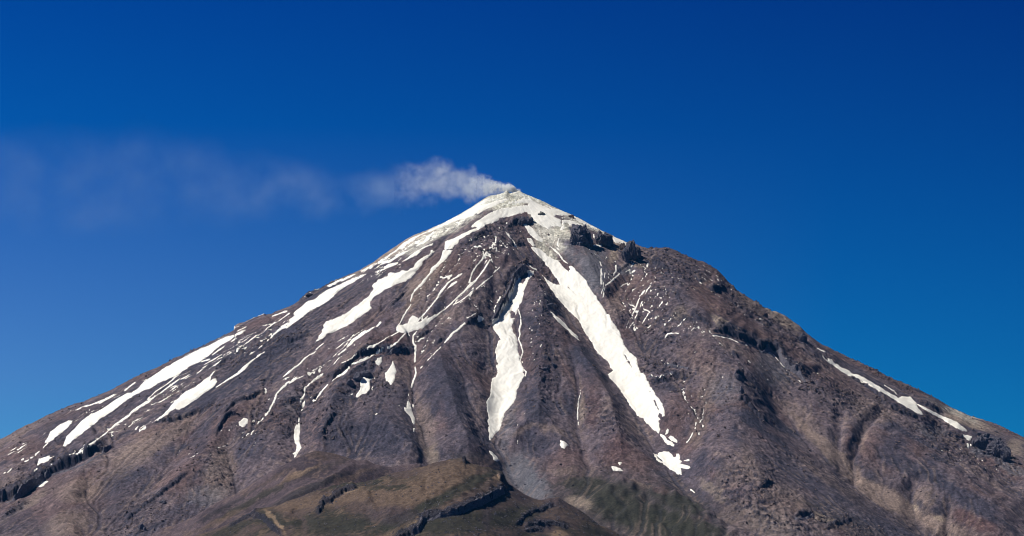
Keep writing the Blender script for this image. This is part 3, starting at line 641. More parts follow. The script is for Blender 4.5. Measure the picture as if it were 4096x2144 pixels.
     [w(wM, (1900, -124), (2060, -105), (2220, -118), (2060, -80), (2050, 20), (2060, 60), (2040, 110), (2000, 140), (1930, 150), (1900, 190), (1840, 215), (1820, 190), (1840, 130), (1890, 80),
        (1900, 50), (1890, 10), (1900, -60))], 1.2),
    ('snow_patch', 'upright snow patch with a forked foot low on the left slope',
     [w(wM, (830, 650), (860, 690), (860, 750), (850, 850), (850, 900), (850, 980), (870, 1040), (880, 1080), (830, 1150), (790, 1230), (750, 1260), (760, 1200), (710, 1180),
        (780, 1150), (800, 1090), (800, 1020), (770, 980), (755, 900), (755, 820), (770, 740), (790, 700), (820, 690))], 1.2),
    ('snow_patch', 'small star shaped snow patch under a dark ledge on the lower left slope',
     [w(wL, (2030, 565), (2105, 570), (2110, 620), (2110, 660), (2060, 710), (2010, 730), (1960, 690), (1945, 650), (1990, 610))], 1.0),
    ('snow_patch', 'small crooked snow patch on the lower left slope below the tapering one',
     [w(wL, (240, 690), (220, 740), (185, 795), (165, 760), (200, 720)), w(wL, (240, 740), (265, 775), (350, 700), (370, 740), (300, 785), (245, 812))], 1.6),
    ('snow_patch', 'small oval snow patch lying beneath the black lava front at far left',
     [w(wS, (605, 490), (640, 460), (740, 410), (800, 395), (830, 410), (790, 450), (740, 490), (690, 515), (640, 510))], 0.8),
    ('snow_patch', 'slim pointed snow patch low on the slope, left of the central tongue foot',
     [w(wN, (570, 265), (600, 310), (625, 400), (650, 490), (680, 560), (690, 610), (675, 690), (655, 680), (630, 600), (590, 530), (540, 480), (510, 440), (495, 385), (540, 390), (545, 310)),
      w(wN, (650, 735), (685, 740), (675, 810), (655, 800))], 1.0),
    ('snow_band', 'upper of two snow bands along the right skyline, long and narrow with a wide end',
     [w(wQ, (1205, 335), (1250, 345), (1280, 390), (1300, 420), (1340, 450), (1330, 405), (1390, 410), (1450, 480), (1460, 500), (1510, 500), (1540, 550), (1600, 570), (1700, 610),
        (1740, 660), (1880, 690), (2050, 790), (2200, 880), (2340, 960), (2500, 1050), (2560, 1085))
      + w(wR, (480, 190), (560, 210), (620, 205), (680, 260), (730, 310), (740, 370), (790, 430), (860, 520), (780, 500), (660, 450), (540, 370), (400, 290), (260, 200), (120, 130), (0, 70))
      + w(wQ, (2060, 880), (1850, 760), (1760, 690), (1720, 715), (1620, 660), (1500, 580), (1420, 510), (1340, 470), (1270, 420), (1240, 360))], 1.4),
    ('snow_band', 'lower of two snow bands along the right skyline, below pale grey gravel',
     [w(wR, (730, 320), (820, 360), (930, 410), (1060, 480), (1200, 550), (1300, 580), (1380, 620), (1440, 640), (1470, 690), (1560, 750), (1610, 790), (1590, 810), (1500, 790),
        (1400, 740), (1280, 670), (1160, 590), (1060, 540), (930, 470), (820, 400))], 1.4),
    ('snow_patch', 'little triangular snow patch above the rock cliff at the right edge',
     [w(wR, (1520, 860), (1600, 860), (1700, 895), (1660, 930), (1630, 980), (1580, 930)), w(wR, (1590, 1020), (1630, 1020), (1625, 1110), (1600, 1090)),
      w(wR, (1650, 1010), (1675, 1020), (1665, 1080), (1655, 1060))], 1.0),
]
# thin streaks of snow lying in gullies: lines with a width in window px
STREAKS = [
    ('snow_streak', 'long straight snow streak feeding the pond shaped patch from the upper right',
     [w(wD, (1550, 170, 20), (1500, 240, 28), (1440, 340, 26), (1380, 420, 24), (1300, 520, 28), (1210, 600, 50), (1100, 710, 26), (1000, 800, 20), (870, 930, 26), (760, 1020, 20),
        (650, 1110, 24), (520, 1200, 40), (450, 1260, 50)),
      w(wD, (1490, 50, 50), (1400, 180, 30), (1300, 290, 24), (1240, 390, 26), (1210, 480, 20), (1190, 560, 30))]),
    ('snow_streak', 'broken snow streak between the long tongue and the straight streak left of centre',
     [w(wD, (1060, 410, 26), (930, 490, 18), (820, 570, 24), (760, 650, 36), (700, 720, 40), (650, 810, 26), (590, 890, 22), (520, 980, 24), (430, 1080, 22), (340, 1180, 20), (290, 1250, 20)),
      w(wD, (970, 550, 30), (900, 590, 40), (830, 650, 16)), w(wD, (700, 470, 30), (760, 480, 16), (880, 440, 36), (830, 490, 30))]),
    ('snow_streak', 'short snow dashes on the brown slope nearest the central tongue',
     [w(wD, (1710, 300, 18), (1610, 390, 22)), w(wD, (1590, 440, 16), (1440, 560, 26), (1310, 670, 18)), w(wD, (1250, 700, 20), (1180, 770, 18), (1060, 860, 16), (950, 930, 14))]),
    ('snow_streak', 'thin snow thread linking the long thin tongue to the pond shaped patch',
     [w(wD, (190, 940, 14), (120, 1040, 24), (60, 1130, 22), (0, 1260, 16)), w(wI, (2210, 100, 18), (2140, 240, 20), (2085, 300, 18), (2090, 360, 16), (2180, 385, 16))]),
    ('snow_streak', 'upper of two snow streaks trailing left from the pond shaped patch',
     [w(wI, (2140, 370, 14), (1950, 460, 16), (1800, 560, 22), (1700, 620, 40), (1620, 640, 44), (1560, 680, 22), (1430, 740, 16), (1310, 830, 20), (1200, 900, 22), (1150, 912, 20))]),
    ('snow_streak', 'lower of two snow streaks trailing left from the pond shaped patch',
     [w(wI, (2240, 400, 30), (2180, 460, 26), (2120, 540, 30), (2040, 600, 40), (1960, 650, 34), (1880, 690, 44), (1740, 740, 30)), w(wI, (1860, 650, 20), (1740, 705, 26)),
      w(wI, (1720, 770, 16), (1600, 830, 24), (1500, 870, 40), (1400, 910, 34), (1310, 940, 16)), w(wI, (1280, 990, 20), (1220, 1060, 34), (1110, 1130, 36), (960, 1240, 14))]),
    ('snow_streak', 'vertical dotted snow streak dropping straight down from the pond shaped patch',
     [w(wI, (2430, 370, 20), (2370, 450, 26), (2370, 560, 26), (2410, 620, 40), (2410, 700, 30), (2405, 780, 26), (2400, 870, 36), (2400, 900, 16)),
      w(wI, (2405, 980, 24), (2420, 1080, 26), (2400, 1150, 26), (2370, 1220, 32), (2340, 1330, 26)), w(wN, (575, 150, 8), (575, 260, 10)),
      w(wH, (410, 480, 18), (370, 490, 26), (330, 530, 30), (240, 560, 16))]),
    ('snow_streak', 'slanting speckled snow streak below the small rounded patch, left of the central tongue',
     [w(wH, (1110, 230, 30), (1050, 280, 34), (980, 350, 34), (900, 400, 36), (840, 480, 40), (770, 560, 18)), w(wH, (700, 630, 14), (570, 770, 12)), w(wH, (540, 800, 10), (470, 870, 10)),
      w(wH, (400, 950, 10), (350, 1000, 14)), w(wH, (1360, 30, 12), (1270, 80, 16), (1190, 130, 12))]),
    ('snow_streak', 'wavy snow thread parallel to the right edge of the central tongue',
     [w(wH, (2035, 0, 18), (2070, 120, 16), (2075, 240, 26), (2050, 330, 26), (2060, 420, 24), (2035, 500, 18), (2080, 620, 24), (2110, 720, 20), (2085, 800, 18), (2060, 880, 14)),
      w(wH, (2095, 880, 20), (2100, 910, 14)), w(wH, (2140, 1030, 20), (2165, 1075, 18), (2150, 1135, 14))]),
    ('snow_streak', 'thin vertical snow line on the dark rib between the two great tongues',
     [w(wO, (1368, 35, 10), (1372, 50, 10)), w(wO, (1378, 75, 14), (1378, 105, 14)), w(wO, (1380, 130, 14), (1350, 260, 14), (1335, 400, 20), (1332, 600, 20)), w(wO, (1345, 640, 20), (1340, 690, 10))]),
    ('snow_streak', 'curved row of snow dots in the gully right of the longest tongue',
     [w(wP, (1345, 430, 14), (1338, 500, 16)), w(wP, (1340, 540, 14), (1320, 590, 12), (1280, 640, 14)), w(wP, (1220, 660, 20), (1212, 690, 20)), w(wP, (1210, 730, 16), (1200, 750, 16)),
      w(wP, (1165, 820, 16), (1140, 870, 18), (1110, 920, 14), (1060, 990, 18)), w(wP, (1392, 300, 14), (1388, 325, 14)), w(wP, (1368, 75, 14), (1368, 90, 14))]),
    ('snow_streak', 'upper snow streaks in the grey scree bowl below the two dark crags',
     [w(wE, (1290, 200, 12), (1310, 270, 18)), w(wE, (1310, 330, 26), (1315, 450, 34), (1310, 580, 30)), w(wE, (1375, 390, 14), (1365, 480, 14)), w(wE, (1350, 560, 20), (1340, 660, 14), (1310, 760, 10)),
      w(wE, (1370, 650, 12), (1340, 810, 22)), w(wE, (1440, 410, 14), (1425, 490, 12)), w(wE, (1560, 270, 30), (1570, 350, 36), (1520, 430, 16)),
      w(wE, (1630, 410, 20), (1500, 520, 30), (1390, 605, 26)), w(wE, (1730, 375, 14), (1800, 340, 24), (1805, 410, 12), (1880, 360, 22)), w(wE, (1860, 230, 20), (1820, 300, 22)),
      w(wE, (1620, 640, 14), (1690, 600, 18), (1760, 565, 10))]),
    ('snow_streak', 'crossing snow streaks on the brown slope right of the longest tongue',
     [w(wE, (2140, 640, 16), (2100, 680, 24), (2065, 760, 10)), w(wE, (2050, 700, 20), (2005, 760, 24)), w(wE, (1970, 820, 14), (1930, 920, 26), (1900, 1000, 24), (1850, 1020, 24), (1890, 1030, 24), (1810, 1180, 12)),
      w(wE, (1945, 1050, 18), (1890, 1180, 14)), w(wE, (2145, 1065, 18), (2070, 1180, 18), (2015, 1270, 18)), w(wE, (2010, 890, 26), (1965, 1005, 12)), w(wE, (1780, 930, 18), (1890, 980, 18)),
      w(wE, (2035, 1018, 14), (2090, 1040, 16), (2140, 1070, 22)), w(wE, (1860, 1240, 16), (1790, 1340, 10)), w(wE, (2360, 900, 20), (2310, 960, 20)), w(wE, (1790, 1190, 8), (1720, 1400, 8))]),
    ('snow_edging', 'white snow edging along the foot of the black cliff on the right slope',
     [w(wF, (1060, 430, 14), (1200, 455, 12), (1400, 505, 14), (1530, 570, 10)), w(wF, (1640, 600, 18), (1780, 632, 18)), w(wF, (1960, 735, 18), (2050, 735, 22), (2120, 775, 16), (2200, 860, 12), (2280, 960, 8)),
      w(wF, (260, 470, 14), (310, 415, 26), (400, 395, 16), (500, 398, 10))]),
    ('snow_edging', 'thin snow edging under two small ledges right of the longest tongue',
     [w(wF, (0, 1115, 12), (60, 1150, 18), (150, 1148, 16), (230, 1128, 18), (300, 1085, 12), (410, 1090, 14)), w(wF, (170, 870, 10), (340, 955, 12), (400, 970, 14), (490, 978, 14))]),
    ('snow_streak', 'long thin snow streak beside the broad tapering patch on the lower left slope',
     [w(wJ, (1130, 1330, 14), (1300, 1220, 26), (1480, 1110, 40), (1600, 1020, 50), (1670, 950, 40), (1700, 920, 20), (1760, 870, 20), (1860, 790, 18), (1960, 725, 20))]),
    ('snow_streak', 'upper pair of thin snow streaks on the lower left slope, above the tapering patch',
     [w(wY, (950, 1348, 34), (1100, 1240, 40), (1240, 1140, 30), (1400, 1040, 20), (1560, 930, 24), (1680, 840, 30), (1790, 760, 20)), w(wY, (1240, 1110, 14), (1400, 960, 18), (1560, 860, 14), (1640, 800, 20), (1720, 720, 24), (1800, 690, 12)),
      w(wY, (1030, 815, 22), (940, 890, 22), (860, 950, 18))]),
    ('snow_streak', 'long diagonal snow streak below the dark lava field left of centre',
     [w(wI, (830, 580, 12), (760, 630, 16), (700, 690, 18)), w(wI, (700, 710, 14), (520, 820, 22), (430, 920, 28), (310, 1010, 26), (200, 1100, 34), (150, 1140, 12)), w(wI, (140, 1200, 10), (220, 1160, 16))]),
    ('snow_streak', 'faint broken snow streak running above the three low patches left of centre',
     [w(wI, (1350, 540, 16), (1300, 590, 24), (1240, 640, 16)), w(wI, (1210, 660, 14), (1090, 770, 20)), w(wI, (980, 850, 12), (890, 900, 14)), w(wI, (800, 955, 14), (640, 1050, 18)), w(wI, (1540, 380, 60), (1420, 470, 50), (1330, 520, 40)),
      w(wI, (1710, 290, 24), (1560, 390, 34)), w(wI, (1810, 215, 30), (1750, 280, 30))]),
    ('snow_streak', 'snow streak threading through dark ledges down to the forked upright patch',
     [w(wI, (820, 1100, 24), (760, 1140, 40), (700, 1190, 32), (600, 1270, 26), (520, 1340, 24)), w(wM, (1020, 0, 26), (940, 60, 30), (930, 180, 22), (880, 250, 44), (870, 310, 26)), w(wM, (850, 560, 16), (835, 640, 26))]),
    ('snow_streak', 'curving snow thread on the lower left slope, left of the forked upright patch',
     [w(wI, (500, 1130, 8), (360, 1190, 16), (250, 1255, 18)), w(wI, (360, 1180, 10), (220, 1250, 20), (110, 1340, 18)), w(wM, (620, -5, 18), (540, 60, 22), (460, 150, 24), (430, 230, 34), (390, 330, 28), (330, 450, 26), (265, 520, 28)),
      w(wM, (220, 580, 18), (130, 670, 14)), w(wM, (70, 770, 14), (20, 860, 18))]),
    ('snow_streak', 'short snow streak just right of the dark ledges above the forked patch',
     [w(wM, (1330, 10, 18), (1280, 60, 22), (1220, 130, 26), (1140, 230, 14)), w(wM, (1130, 270, 26), (1070, 290, 22)), w(wI, (910, 1295, 14), (850, 1345, 16))]),
    ('snow_streak', 'chain of snow dashes at far left between the oval and hooked patches',
     [w(wK, (820, 1000, 24), (740, 1085, 14)), w(wK, (670, 1145, 20), (610, 1200, 26)), w(wK, (570, 1235, 18), (530, 1255, 18)), w(wK, (490, 1290, 16), (430, 1320, 18)), w(wK, (400, 1270, 24), (370, 1290, 24)),
      w(wS, (200, 195, 14), (130, 260, 18)), w(wS, (90, 265, 18), (70, 275, 18)), w(wS, (630, 195, 26), (590, 240, 24))]),
    ('snow_streak', 'scattered short snow dashes beside the upper half of the longest left band',
     [w(wJ, (2390, 60, 22), (2290, 130, 20), (2205, 195, 12)), w(wJ, (2140, 220, 22), (2050, 290, 24), (1965, 355, 14)), w(wJ, (1280, 622, 12), (1180, 690, 22), (1070, 770, 18)), w(wJ, (1480, 490, 20), (1395, 545, 18)),
      w(wJ, (1840, 430, 20), (1740, 510, 26), (1635, 590, 12)), w(wJ, (1020, 850, 30), (880, 890, 20)), w(wJ, (1230, 770, 14), (1080, 860, 22), (930, 940, 14)), w(wJ, (1220, 880, 24), (1070, 980, 18)),
      w(wJ, (1650, 290, 16), (1500, 365, 14)), w(wJ, (2350, 20, 20), (2100, 110, 18))]),
    ('snow_streak', 'narrow snow streak on the scree above the wide end of the right skyline band',
     [w(wR, (180, 10, 14), (270, 70, 18), (350, 110, 20)), w(wR, (365, 130, 20), (385, 160, 14))]),
    ('snow_edging', 'thin snow edging on the right skyline above the upper band',
     [w(wQ, (1155, 228, 14), (1220, 265, 18), (1300, 300, 14))]),
    ('snow_edging', 'thin snow ledge at the foot of the larger dark crag near the summit',
     [w(wB, (1255, 985, 26), (1330, 1000, 16), (1420, 975, 18), (1495, 985, 20)), w(wB, (1610, 860, 30), (1620, 920, 14)), w(wB, (1580, 1045, 14), (1640, 1040, 30), (1740, 1040, 22))]),
    ('snow_streak', 'snow thread descending right of the leaf shaped patch toward the longest tongue',
     [w(wD, (2180, 230, 14), (2260, 300, 22), (2350, 350, 10)), w(wB, (1010, 920, 20), (985, 1030, 24), (1010, 1060, 16))]),
]
# ================================================================ the mountain
def spaced(lo, hi, step, out, grow):
    mid = np.arange(lo, hi + step / 2, step)
    a, b, s = [], [], step
    x = lo
    while x > out[0]:
        s = min(s * grow, 400)
        x -= s
        a.append(x)
    s, x = step, mid[-1]
    while x < out[1]:
        s = min(s * grow, 400)
        x += s
        b.append(x)
    return np.concatenate([a[::-1], mid, b])


xs = spaced(-3300, 3300, 4.5, (-9500, 9500), 1.35)
qs = spaced(-320, 4700, 6.6, (-9000, 7500), 1.35)
NX, NQ = len(xs), len(qs)


def F(r):
    r = np.minimum(r, 6500.0)
    return 0.68 * r - (0.2 / 9000) * r * r


def dF(r):
    return 0.68 - (0.4 / 9000) * np.minimum(r, 6500)


APX = at_depth(2077, 763, DIST)[0]
_k = np.exp(-0.5 * (np.arange(-80, 81) * 5.0 / 110.0) ** 2)
_k /= _k.sum()
_g = np.arange(-9600, 9601, 5.0)
_f = np.convolve(np.pad(F(np.abs(_g)), 80, mode='edge'), _k, mode='valid')


def FX(x):
    return np.interp(np.asarray(x) - APX, _g, _f)


# skyline curve, placed where the sight line grazes the cone
sx, sz = [], []
for (u, v) in SIL:
    q = 0.0
    for _ in range(6):
        x, y, z = at_depth(u, v, DIST - q)
        xa = x - APX
        r = abs(xa) + 30
        e = z / y
        k = min(0.9, e / dF(r))
        q = abs(xa) * k / math.sqrt(1 - k * k)
    sx.append(x)
    sz.append(z + F(math.hypot(xa, q)) - float(FX(x)))
o_ = np.argsort(sx)
sx, sz = np.array(sx)[o_], np.array(sz)[o_]
gx = np.arange(-9600, 9601, 5.0)
gz = np.interp(gx, sx, sz)
gz = np.where(gx < sx[0], sz[0] + (gx - sx[0]) * 0.42, gz)
gz = np.where(gx > sx[-1], sz[-1] - (gx - sx[-1]) * 0.42, gz)
kk = np.exp(-0.5 * (np.arange(-80, 81) * 5.0 / 110.0) ** 2)
kk /= kk.sum()
gs = np.convolve(np.pad(gz, 80, mode='edge'), kk, mode='valid')
zs_smooth = np.interp(xs, gx, gs)
zs_det = np.interp(xs, gx, gz - gs)
fxs = FX(xs)
evx = np.clip((zs_smooth / DIST) / dF(np.abs(xs - APX)), 0, 0.6)
qsil = np.abs(xs - APX) * evx / np.sqrt(1 - evx ** 2)

X, Q = np.meshgrid(xs, qs)
XA = X - APX
Rr = np.sqrt(XA * XA + Q * Q)
Y = DIST - Q
wide = 45 + 0.11 * np.abs(XA)
back = np.where(Q < qsil[None, :], 1.0, 0.0)
fall = np.exp(-0.5 * ((Q - qsil[None, :]) / np.where(back > 0, wide * 0.8, wide)) ** 2)
Z0 = zs_smooth[None, :] - (F(Rr) - fxs[None, :]) + zs_det[None, :] * fall
TH = np.arctan2(XA, np.maximum(Q, -Rr) + 1e-6)
print('grid', X.shape, 'base', round(time.time() - T0, 1))

U0, V0 = project(X, Y, Z0)
front = Q > -150
wu = fbm(X / 90, Q / 90, 5, 3) * 9
wv = fbm(X / 90 + 40, Q / 90, 6, 3) * 9
Uw, Vw = U0 + wu * 0.7, V0 + wv * 0.7
jag = gn(X / 22, Q / 22, 77) * 0.6 + gn(X / 10, Q / 10, 78) * 0.4
DZ = np.zeros_like(Z0)
STEEP = np.zeros_like(Z0)            # where bare broken rock shows


def box(U, V, pts, pad):
    a = np.array([p[:2] for p in pts])
    return np.nonzero((U > a[:, 0].min() - pad) & (U < a[:, 0].max() + pad) & (V > a[:, 1].min() - pad) & (V < a[:, 1].max() + pad) & front)


for pts, h, L, way in CLIFFS:
    shift = h / 1.55 if way == 'down' else 0
    pp = [(p[0], p[1] + shift) for p in pts]
    ix = box(Uw, Vw, pp, L * 3.5 + 20)
    sdn, par = step_line(Uw[ix], Vw[ix], pp)
    s = (-sdn if way == 'up' else sdn) + jag[ix] * 3.0
    ln = sum(math.hypot(b[0] - a[0], b[1] - a[1]) for a, b in zip(pp, pp[1:]))
    tf = min(0.45, max(0.12, 50 / ln))
    tap = sstep(0, tf, par) * sstep(1, 1 - tf, par)
    hh = h * (0.85 + 0.35 * gn(U0[ix] / 40, V0[ix] / 40, 91))
    DZ[ix] += hh * tap * sstep(-2.2, 2.2, s) * np.exp(-np.maximum(s, 0) / L)
    if way == 'up':
        STEEP[ix] = np.maximum(STEEP[ix], tap * np.exp(-(np.maximum(s - 0.35 * h, 0) / 6) ** 2) * sstep(-8, -1, s))
for pts, h, wd in RIBS:
    ix = box(Uw, Vw, pts, wd * 3)
    d, sd, par, _ = line_sd(Uw[ix], Vw[ix], pts)
    tap = sstep(0, 0.15, par) * sstep(1, 0.85, par)
    if h > 0:
        prof = np.exp(-(d / wd) ** 1.3)
    else:
        prof = np.exp(-(d / wd) ** 2)
    DZ[ix] += 1.3 * h * tap * prof
print('features', round(time.time() - T0, 1))

# erosion down the fall lines plus rough ground, all in world space
rn = np.maximum(Rr, 60)
ta = TH * 1000
grow = sstep(100, 1400, Rr)
wob = fbm(X / 420, Q / 420, 11, 3) * 60
wob2 = wob + fbm(X / 170, Q / 190, 12, 4) * 34 * np.clip(rn / 2500, 0.15, 1.0) ** -0.5
e1 = ridged((ta + wob2) / 150, rn / 1500, 21, 4)
e2 = ridged((ta + wob2 * 1.2) / 58, rn / 1300, 22, 4)
m1 = fbm(X / 260, Q / 300, 31, 5)
m2 = ridged((TH * 1700 + 1.6 * wob2) / 120, rn / 800, 33, 5)
DZ2 = grow * (12 * (e1 - 0.35) + 5 * (e2 - 0.35)) + 10 * m1 + 4 * (m2 - 0.3) * (0.4 + 0.6 * grow)
calm = np.exp(-ell(U0, V0, 2560, 2040, 380, 140, 10) ** 4)
Z1 = Z0 + DZ + DZ2 * np.where(front, 1 - 0.75 * calm, 1.2)

# running water: drops roll down the steepest way and cut branching gullies
FLOW = np.zeros_like(Z1)
ci0, ci1 = np.searchsorted(xs, -3290), np.searchsorted(xs, 3290)
rj0, rj1 = np.searchsorted(qs, -310), np.searchsorted(qs, 4690)
dr = np.random.RandomState(5)
seed_n = fbm(X / 60, Q / 60, 15, 4) * 3.5 + fbm(X / 16, Q / 18, 16, 2) * 1.2
sub = (Z1 + seed_n)[rj0:rj1, ci0:ci1].copy()
nrw, ncl = sub.shape
cut = np.zeros_like(sub)


def blur(a, n=1):
    for _ in range(n):
        a = a.copy()
        a[1:-1] = (a[:-2] + 2 * a[1:-1] + a[2:]) / 4
        a[:, 1:-1] = (a[:, :-2] + 2 * a[:, 1:-1] + a[:, 2:]) / 4
    return a


for rnd_ in range(5):
    h = sub - cut
    gr_, gc_ = np.gradient(blur(h, 1), 6.6, 4.5)
    npart = 140000
    pr, pc = dr.rand(npart) * (nrw - 3) + 1, dr.rand(npart) * (ncl - 3) + 1
    vr, vc = np.zeros(npart), np.zeros(npart)
    hits = np.zeros(nrw * ncl)
    for st_ in range(110):
        i, j = pr.astype(int), pc.astype(int)
        a, b = -gr_[i, j], -gc_[i, j]
        vr, vc = 0.72 * vr + a, 0.72 * vc + b
        n_ = np.sqrt(vr * vr + vc * vc) + 1e-6
        pr = np.clip(pr + vr / n_ * (5.5 / 6.6), 1, nrw - 2)
        pc = np.clip(pc + vc / n_ * (5.5 / 4.5), 1, ncl - 2)
        if st_ > 6:
            hits += np.bincount(i * ncl + j, minlength=nrw * ncl)
    hits = blur(hits.reshape(nrw, ncl), 1)
    cut += 1.25 * np.log1p(hits * 0.25) - 0.25
fl = blur(cut, 2)
fl -= blur(fl[::1], 14)
edge_f_ = np.minimum(1, np.minimum(np.arange(nrw)[:, None], np.arange(nrw)[::-1][:, None]) / 20.0) * np.minimum(1, np.minimum(np.arange(ncl)[None], np.arange(ncl)[::-1][None]) / 20.0)
FLOW[rj0:rj1, ci0:ci1] = fl * edge_f_
print('water', round(time.time() - T0, 1), float(fl.std()), float(np.abs(fl).max()))
U1, V1 = project(X, Y, Z1)
print('erosion', round(time.time() - T0, 1))

# ---------------------------------------------------------------- where snow lies
edge_n = fbm(X / 26, Q / 40, 41, 4)
edge_f = gn(X / 9, Q / 13, 43)
f1e = ridged(X / 46, Q / 52, 71, 4)
SNOW = []                            # (name, label, grid index, signed distance)
SALL = np.full(Z1.shape, -50.0)
for name, label, outs, rough in SNOWS:
    allp = [p for o in outs if not isinstance(o, str) for p in o]
    ix = box(U1, V1, allp, 14)
    u, v = U1[ix], V1[ix]
    s, neg = np.full(u.shape, -99.0), False
    for o in outs:
        if isinstance(o, str):
            neg = True
            continue
        d = poly_sd(u, v, o)
        s = np.minimum(s, -d) if neg else np.maximum(s, d)
        neg = False
    s = s + rough * (1.7 * edge_n[ix] + 1.0 * edge_f[ix]) - (0.5 + 0.5 * rough) * (f1e[ix] - 0.35) * 1.6
    SNOW.append((name, label, ix, s))
    SALL[ix] = np.maximum(SALL[ix], s)
for name, label, lines in STREAKS:
    allp = [p for l in lines for p in l]
    ix = box(U1, V1, allp, 14)
    u, v = U1[ix], V1[ix]
    s = np.full(u.shape, -99.0)
    for l in lines:
        d, _, par, wd = line_sd(u, v, l)
        s = np.maximum(s, wd / ZS / 2 * 0.95 - d)
    s = s + 1.5 * edge_n[ix] + 1.2 * edge_f[ix]
    SNOW.append((name, label, ix, s))
    SALL[ix] = np.maximum(SALL[ix], s)
f1 = ridged(X / 46, Q / 52, 71, 4)
f2 = fbm(X / 17, Q / 19, 72, 3)
f3 = gn(X / 9.5, Q / 10, 73)
DENS = np.zeros_like(Z1)
for cx, cy, rx, ry, an, k in FLECKS:
    d = ell(U1, V1, cx, cy, rx, ry, an)
    DENS = np.maximum(DENS, k * np.exp(-(d / 0.95) ** 4))
DENS = np.where(front, DENS, 0)
# dashes along the contour on the open slope, along the fall line on the left flank
fa = gn((U1 + 0.3 * V1) / 7.0, (V1 - 0.3 * U1) / 5.0, 51) * 0.42 + 0.2 * gn(X / 20, Q / 26, 56) + 0.30 * gn(X / 42, Q / 55, 52)
fb_ = gn((TH * 2000 + wob) / 14, rn / 110, 54) * 0.55 + 0.30 * gn((TH * 2000 + wob) / 45, rn / 160, 55)
lf = sstep(1750, 1350, U1)
fleck_n = fa * (1 - lf) + fb_ * lf - 0.42 * (f1 - 0.35) + 0.22 * f3 + 0.05 * FLOW + 0.12 * f2
FS = (fleck_n - (0.63 - 0.80 * DENS)) * 9.0
FS = np.where((DENS > 0.05) & (SALL < 1.0), FS, -9)
FS = np.ascontiguousarray(FS)
print('snow', round(time.time() - T0, 1))

# ---------------------------------------------------------------- fine relief, quieter under snow
quiet = 1 - 0.72 * sstep(-1, 6, SALL)
rocky = np.clip(sstep(0.05, 0.55, fbm(X / 330, Q / 330, 61, 4) + 0.15) + 0.8 * STEEP, 0, 1.3)
RK = np.zeros_like(Z1)
for cx, cy, rx, ry, an, k in ROCKY:
    RK = np.maximum(RK, k * np.exp(-(ell(U1 + wu * 3, V1 + wv * 3, cx, cy, rx, ry, an) / 1.05) ** 3))
RK = np.maximum(RK, 0.55 * sstep(0.12, 0.45, fbm(X / 300, Q / 260, 63, 4))) * front
# ledges of old lava crossing the rocky ground, and knobs of bare rock
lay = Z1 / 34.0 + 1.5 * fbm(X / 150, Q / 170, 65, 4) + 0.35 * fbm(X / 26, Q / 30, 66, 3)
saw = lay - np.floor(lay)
ledge = sstep(0.62, 0.86, saw) - saw
rim = sstep(0.58, 0.66, saw) * sstep(0.92, 0.84, saw)
kn = ridged((X + 0.3 * Q) / 58, (Q - 0.3 * X) / 66, 67, 4) + 0.25 * f3
knob = sstep(0.52, 0.66, kn)
has = sstep(-0.15, 0.25, fbm(X / 95, Q / 100, 68, 3))
ROCK = RK * np.clip(0.9 * knob + rim * has, 0, 1)
SM = np.zeros_like(Z1)
for cx, cy, rx, ry, an, k in SMOOTH:
    SM = np.maximum(SM, k * np.exp(-ell(U1, V1, cx, cy, rx, ry, an) ** 4))
ROCK *= 1 - SM
RK *= 1 - SM
FINE = RK * (11.0 * ledge * has + 7.0 * knob) + (1 - 0.8 * SM) * ((f1 - 0.3) * (2.6 + 5.0 * rocky) + f2 * (1.8 + 3.2 * rocky) + f3 * (0.7 + 1.6 * rocky)) + STEEP * 6 * gn(X / 13, Q / 30, 74)
soft = 0.35 + 0.65 * sstep(-0.25, 0.25, fbm(X / 420, Q / 520, 64, 3))
Z2 = np.maximum(Z1 + FINE * quiet - (1 - 0.85 * SM) * 0.5 * soft * FLOW * sstep(60, 700, Rr) * (1 - 0.8 * sstep(-3, 4, SALL)), -40.0)
U2, V2 = project(X, Y, Z2)

# ---------------------------------------------------------------- the colour of the ground
st = fbm((ta + wob) / 70, rn / 900, 81, 5)
st2 = fbm((ta + wob * 0.6) / 24, rn / 500, 82, 4)
b1 = fbm(X / 500, Q / 600, 83, 4)
b2 = fbm(X / 150, Q / 190, 84, 5)
b3 = fbm(X / 38, Q / 46, 85, 4)


def mixc(c, d, k):
    return c + (np.asarray(d) - c) * k[..., None]


C = np.zeros(Z2.shape + (3,)) + C_PURPLE
C = mixc(C, C_DARK, 0.85 * sstep(-0.02, 0.38, st * 0.7 + b2 * 0.6 + 0.02))
C = mixc(C, C_BROWN, 0.8 * sstep(0.0, 0.35, b1 + 0.3 * st2))
C = mixc(C, C_TAN, 0.45 * sstep(0.05, 0.45, -st * 0.6 + 0.5 * b3 - 0.4 * b1))
pu, pv = U2 + 26 * b2 + 12 * b3 + 14 * st, V2 + 26 * fbm(X / 150 + 9, Q / 190, 86, 4) + 12 * st2
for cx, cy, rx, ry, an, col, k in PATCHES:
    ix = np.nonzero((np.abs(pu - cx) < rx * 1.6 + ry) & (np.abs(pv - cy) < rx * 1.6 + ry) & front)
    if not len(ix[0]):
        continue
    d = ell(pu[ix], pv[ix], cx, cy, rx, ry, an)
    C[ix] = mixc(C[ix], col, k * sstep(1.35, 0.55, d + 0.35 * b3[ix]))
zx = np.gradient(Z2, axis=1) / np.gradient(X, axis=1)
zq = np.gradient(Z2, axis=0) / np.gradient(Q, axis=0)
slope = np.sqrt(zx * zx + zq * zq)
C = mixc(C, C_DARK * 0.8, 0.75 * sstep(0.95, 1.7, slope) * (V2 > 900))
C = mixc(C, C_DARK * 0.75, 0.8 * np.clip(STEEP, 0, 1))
C = mixc(C, C_DARK * 0.7, 0.7 * ROCK * (V2 > 880))
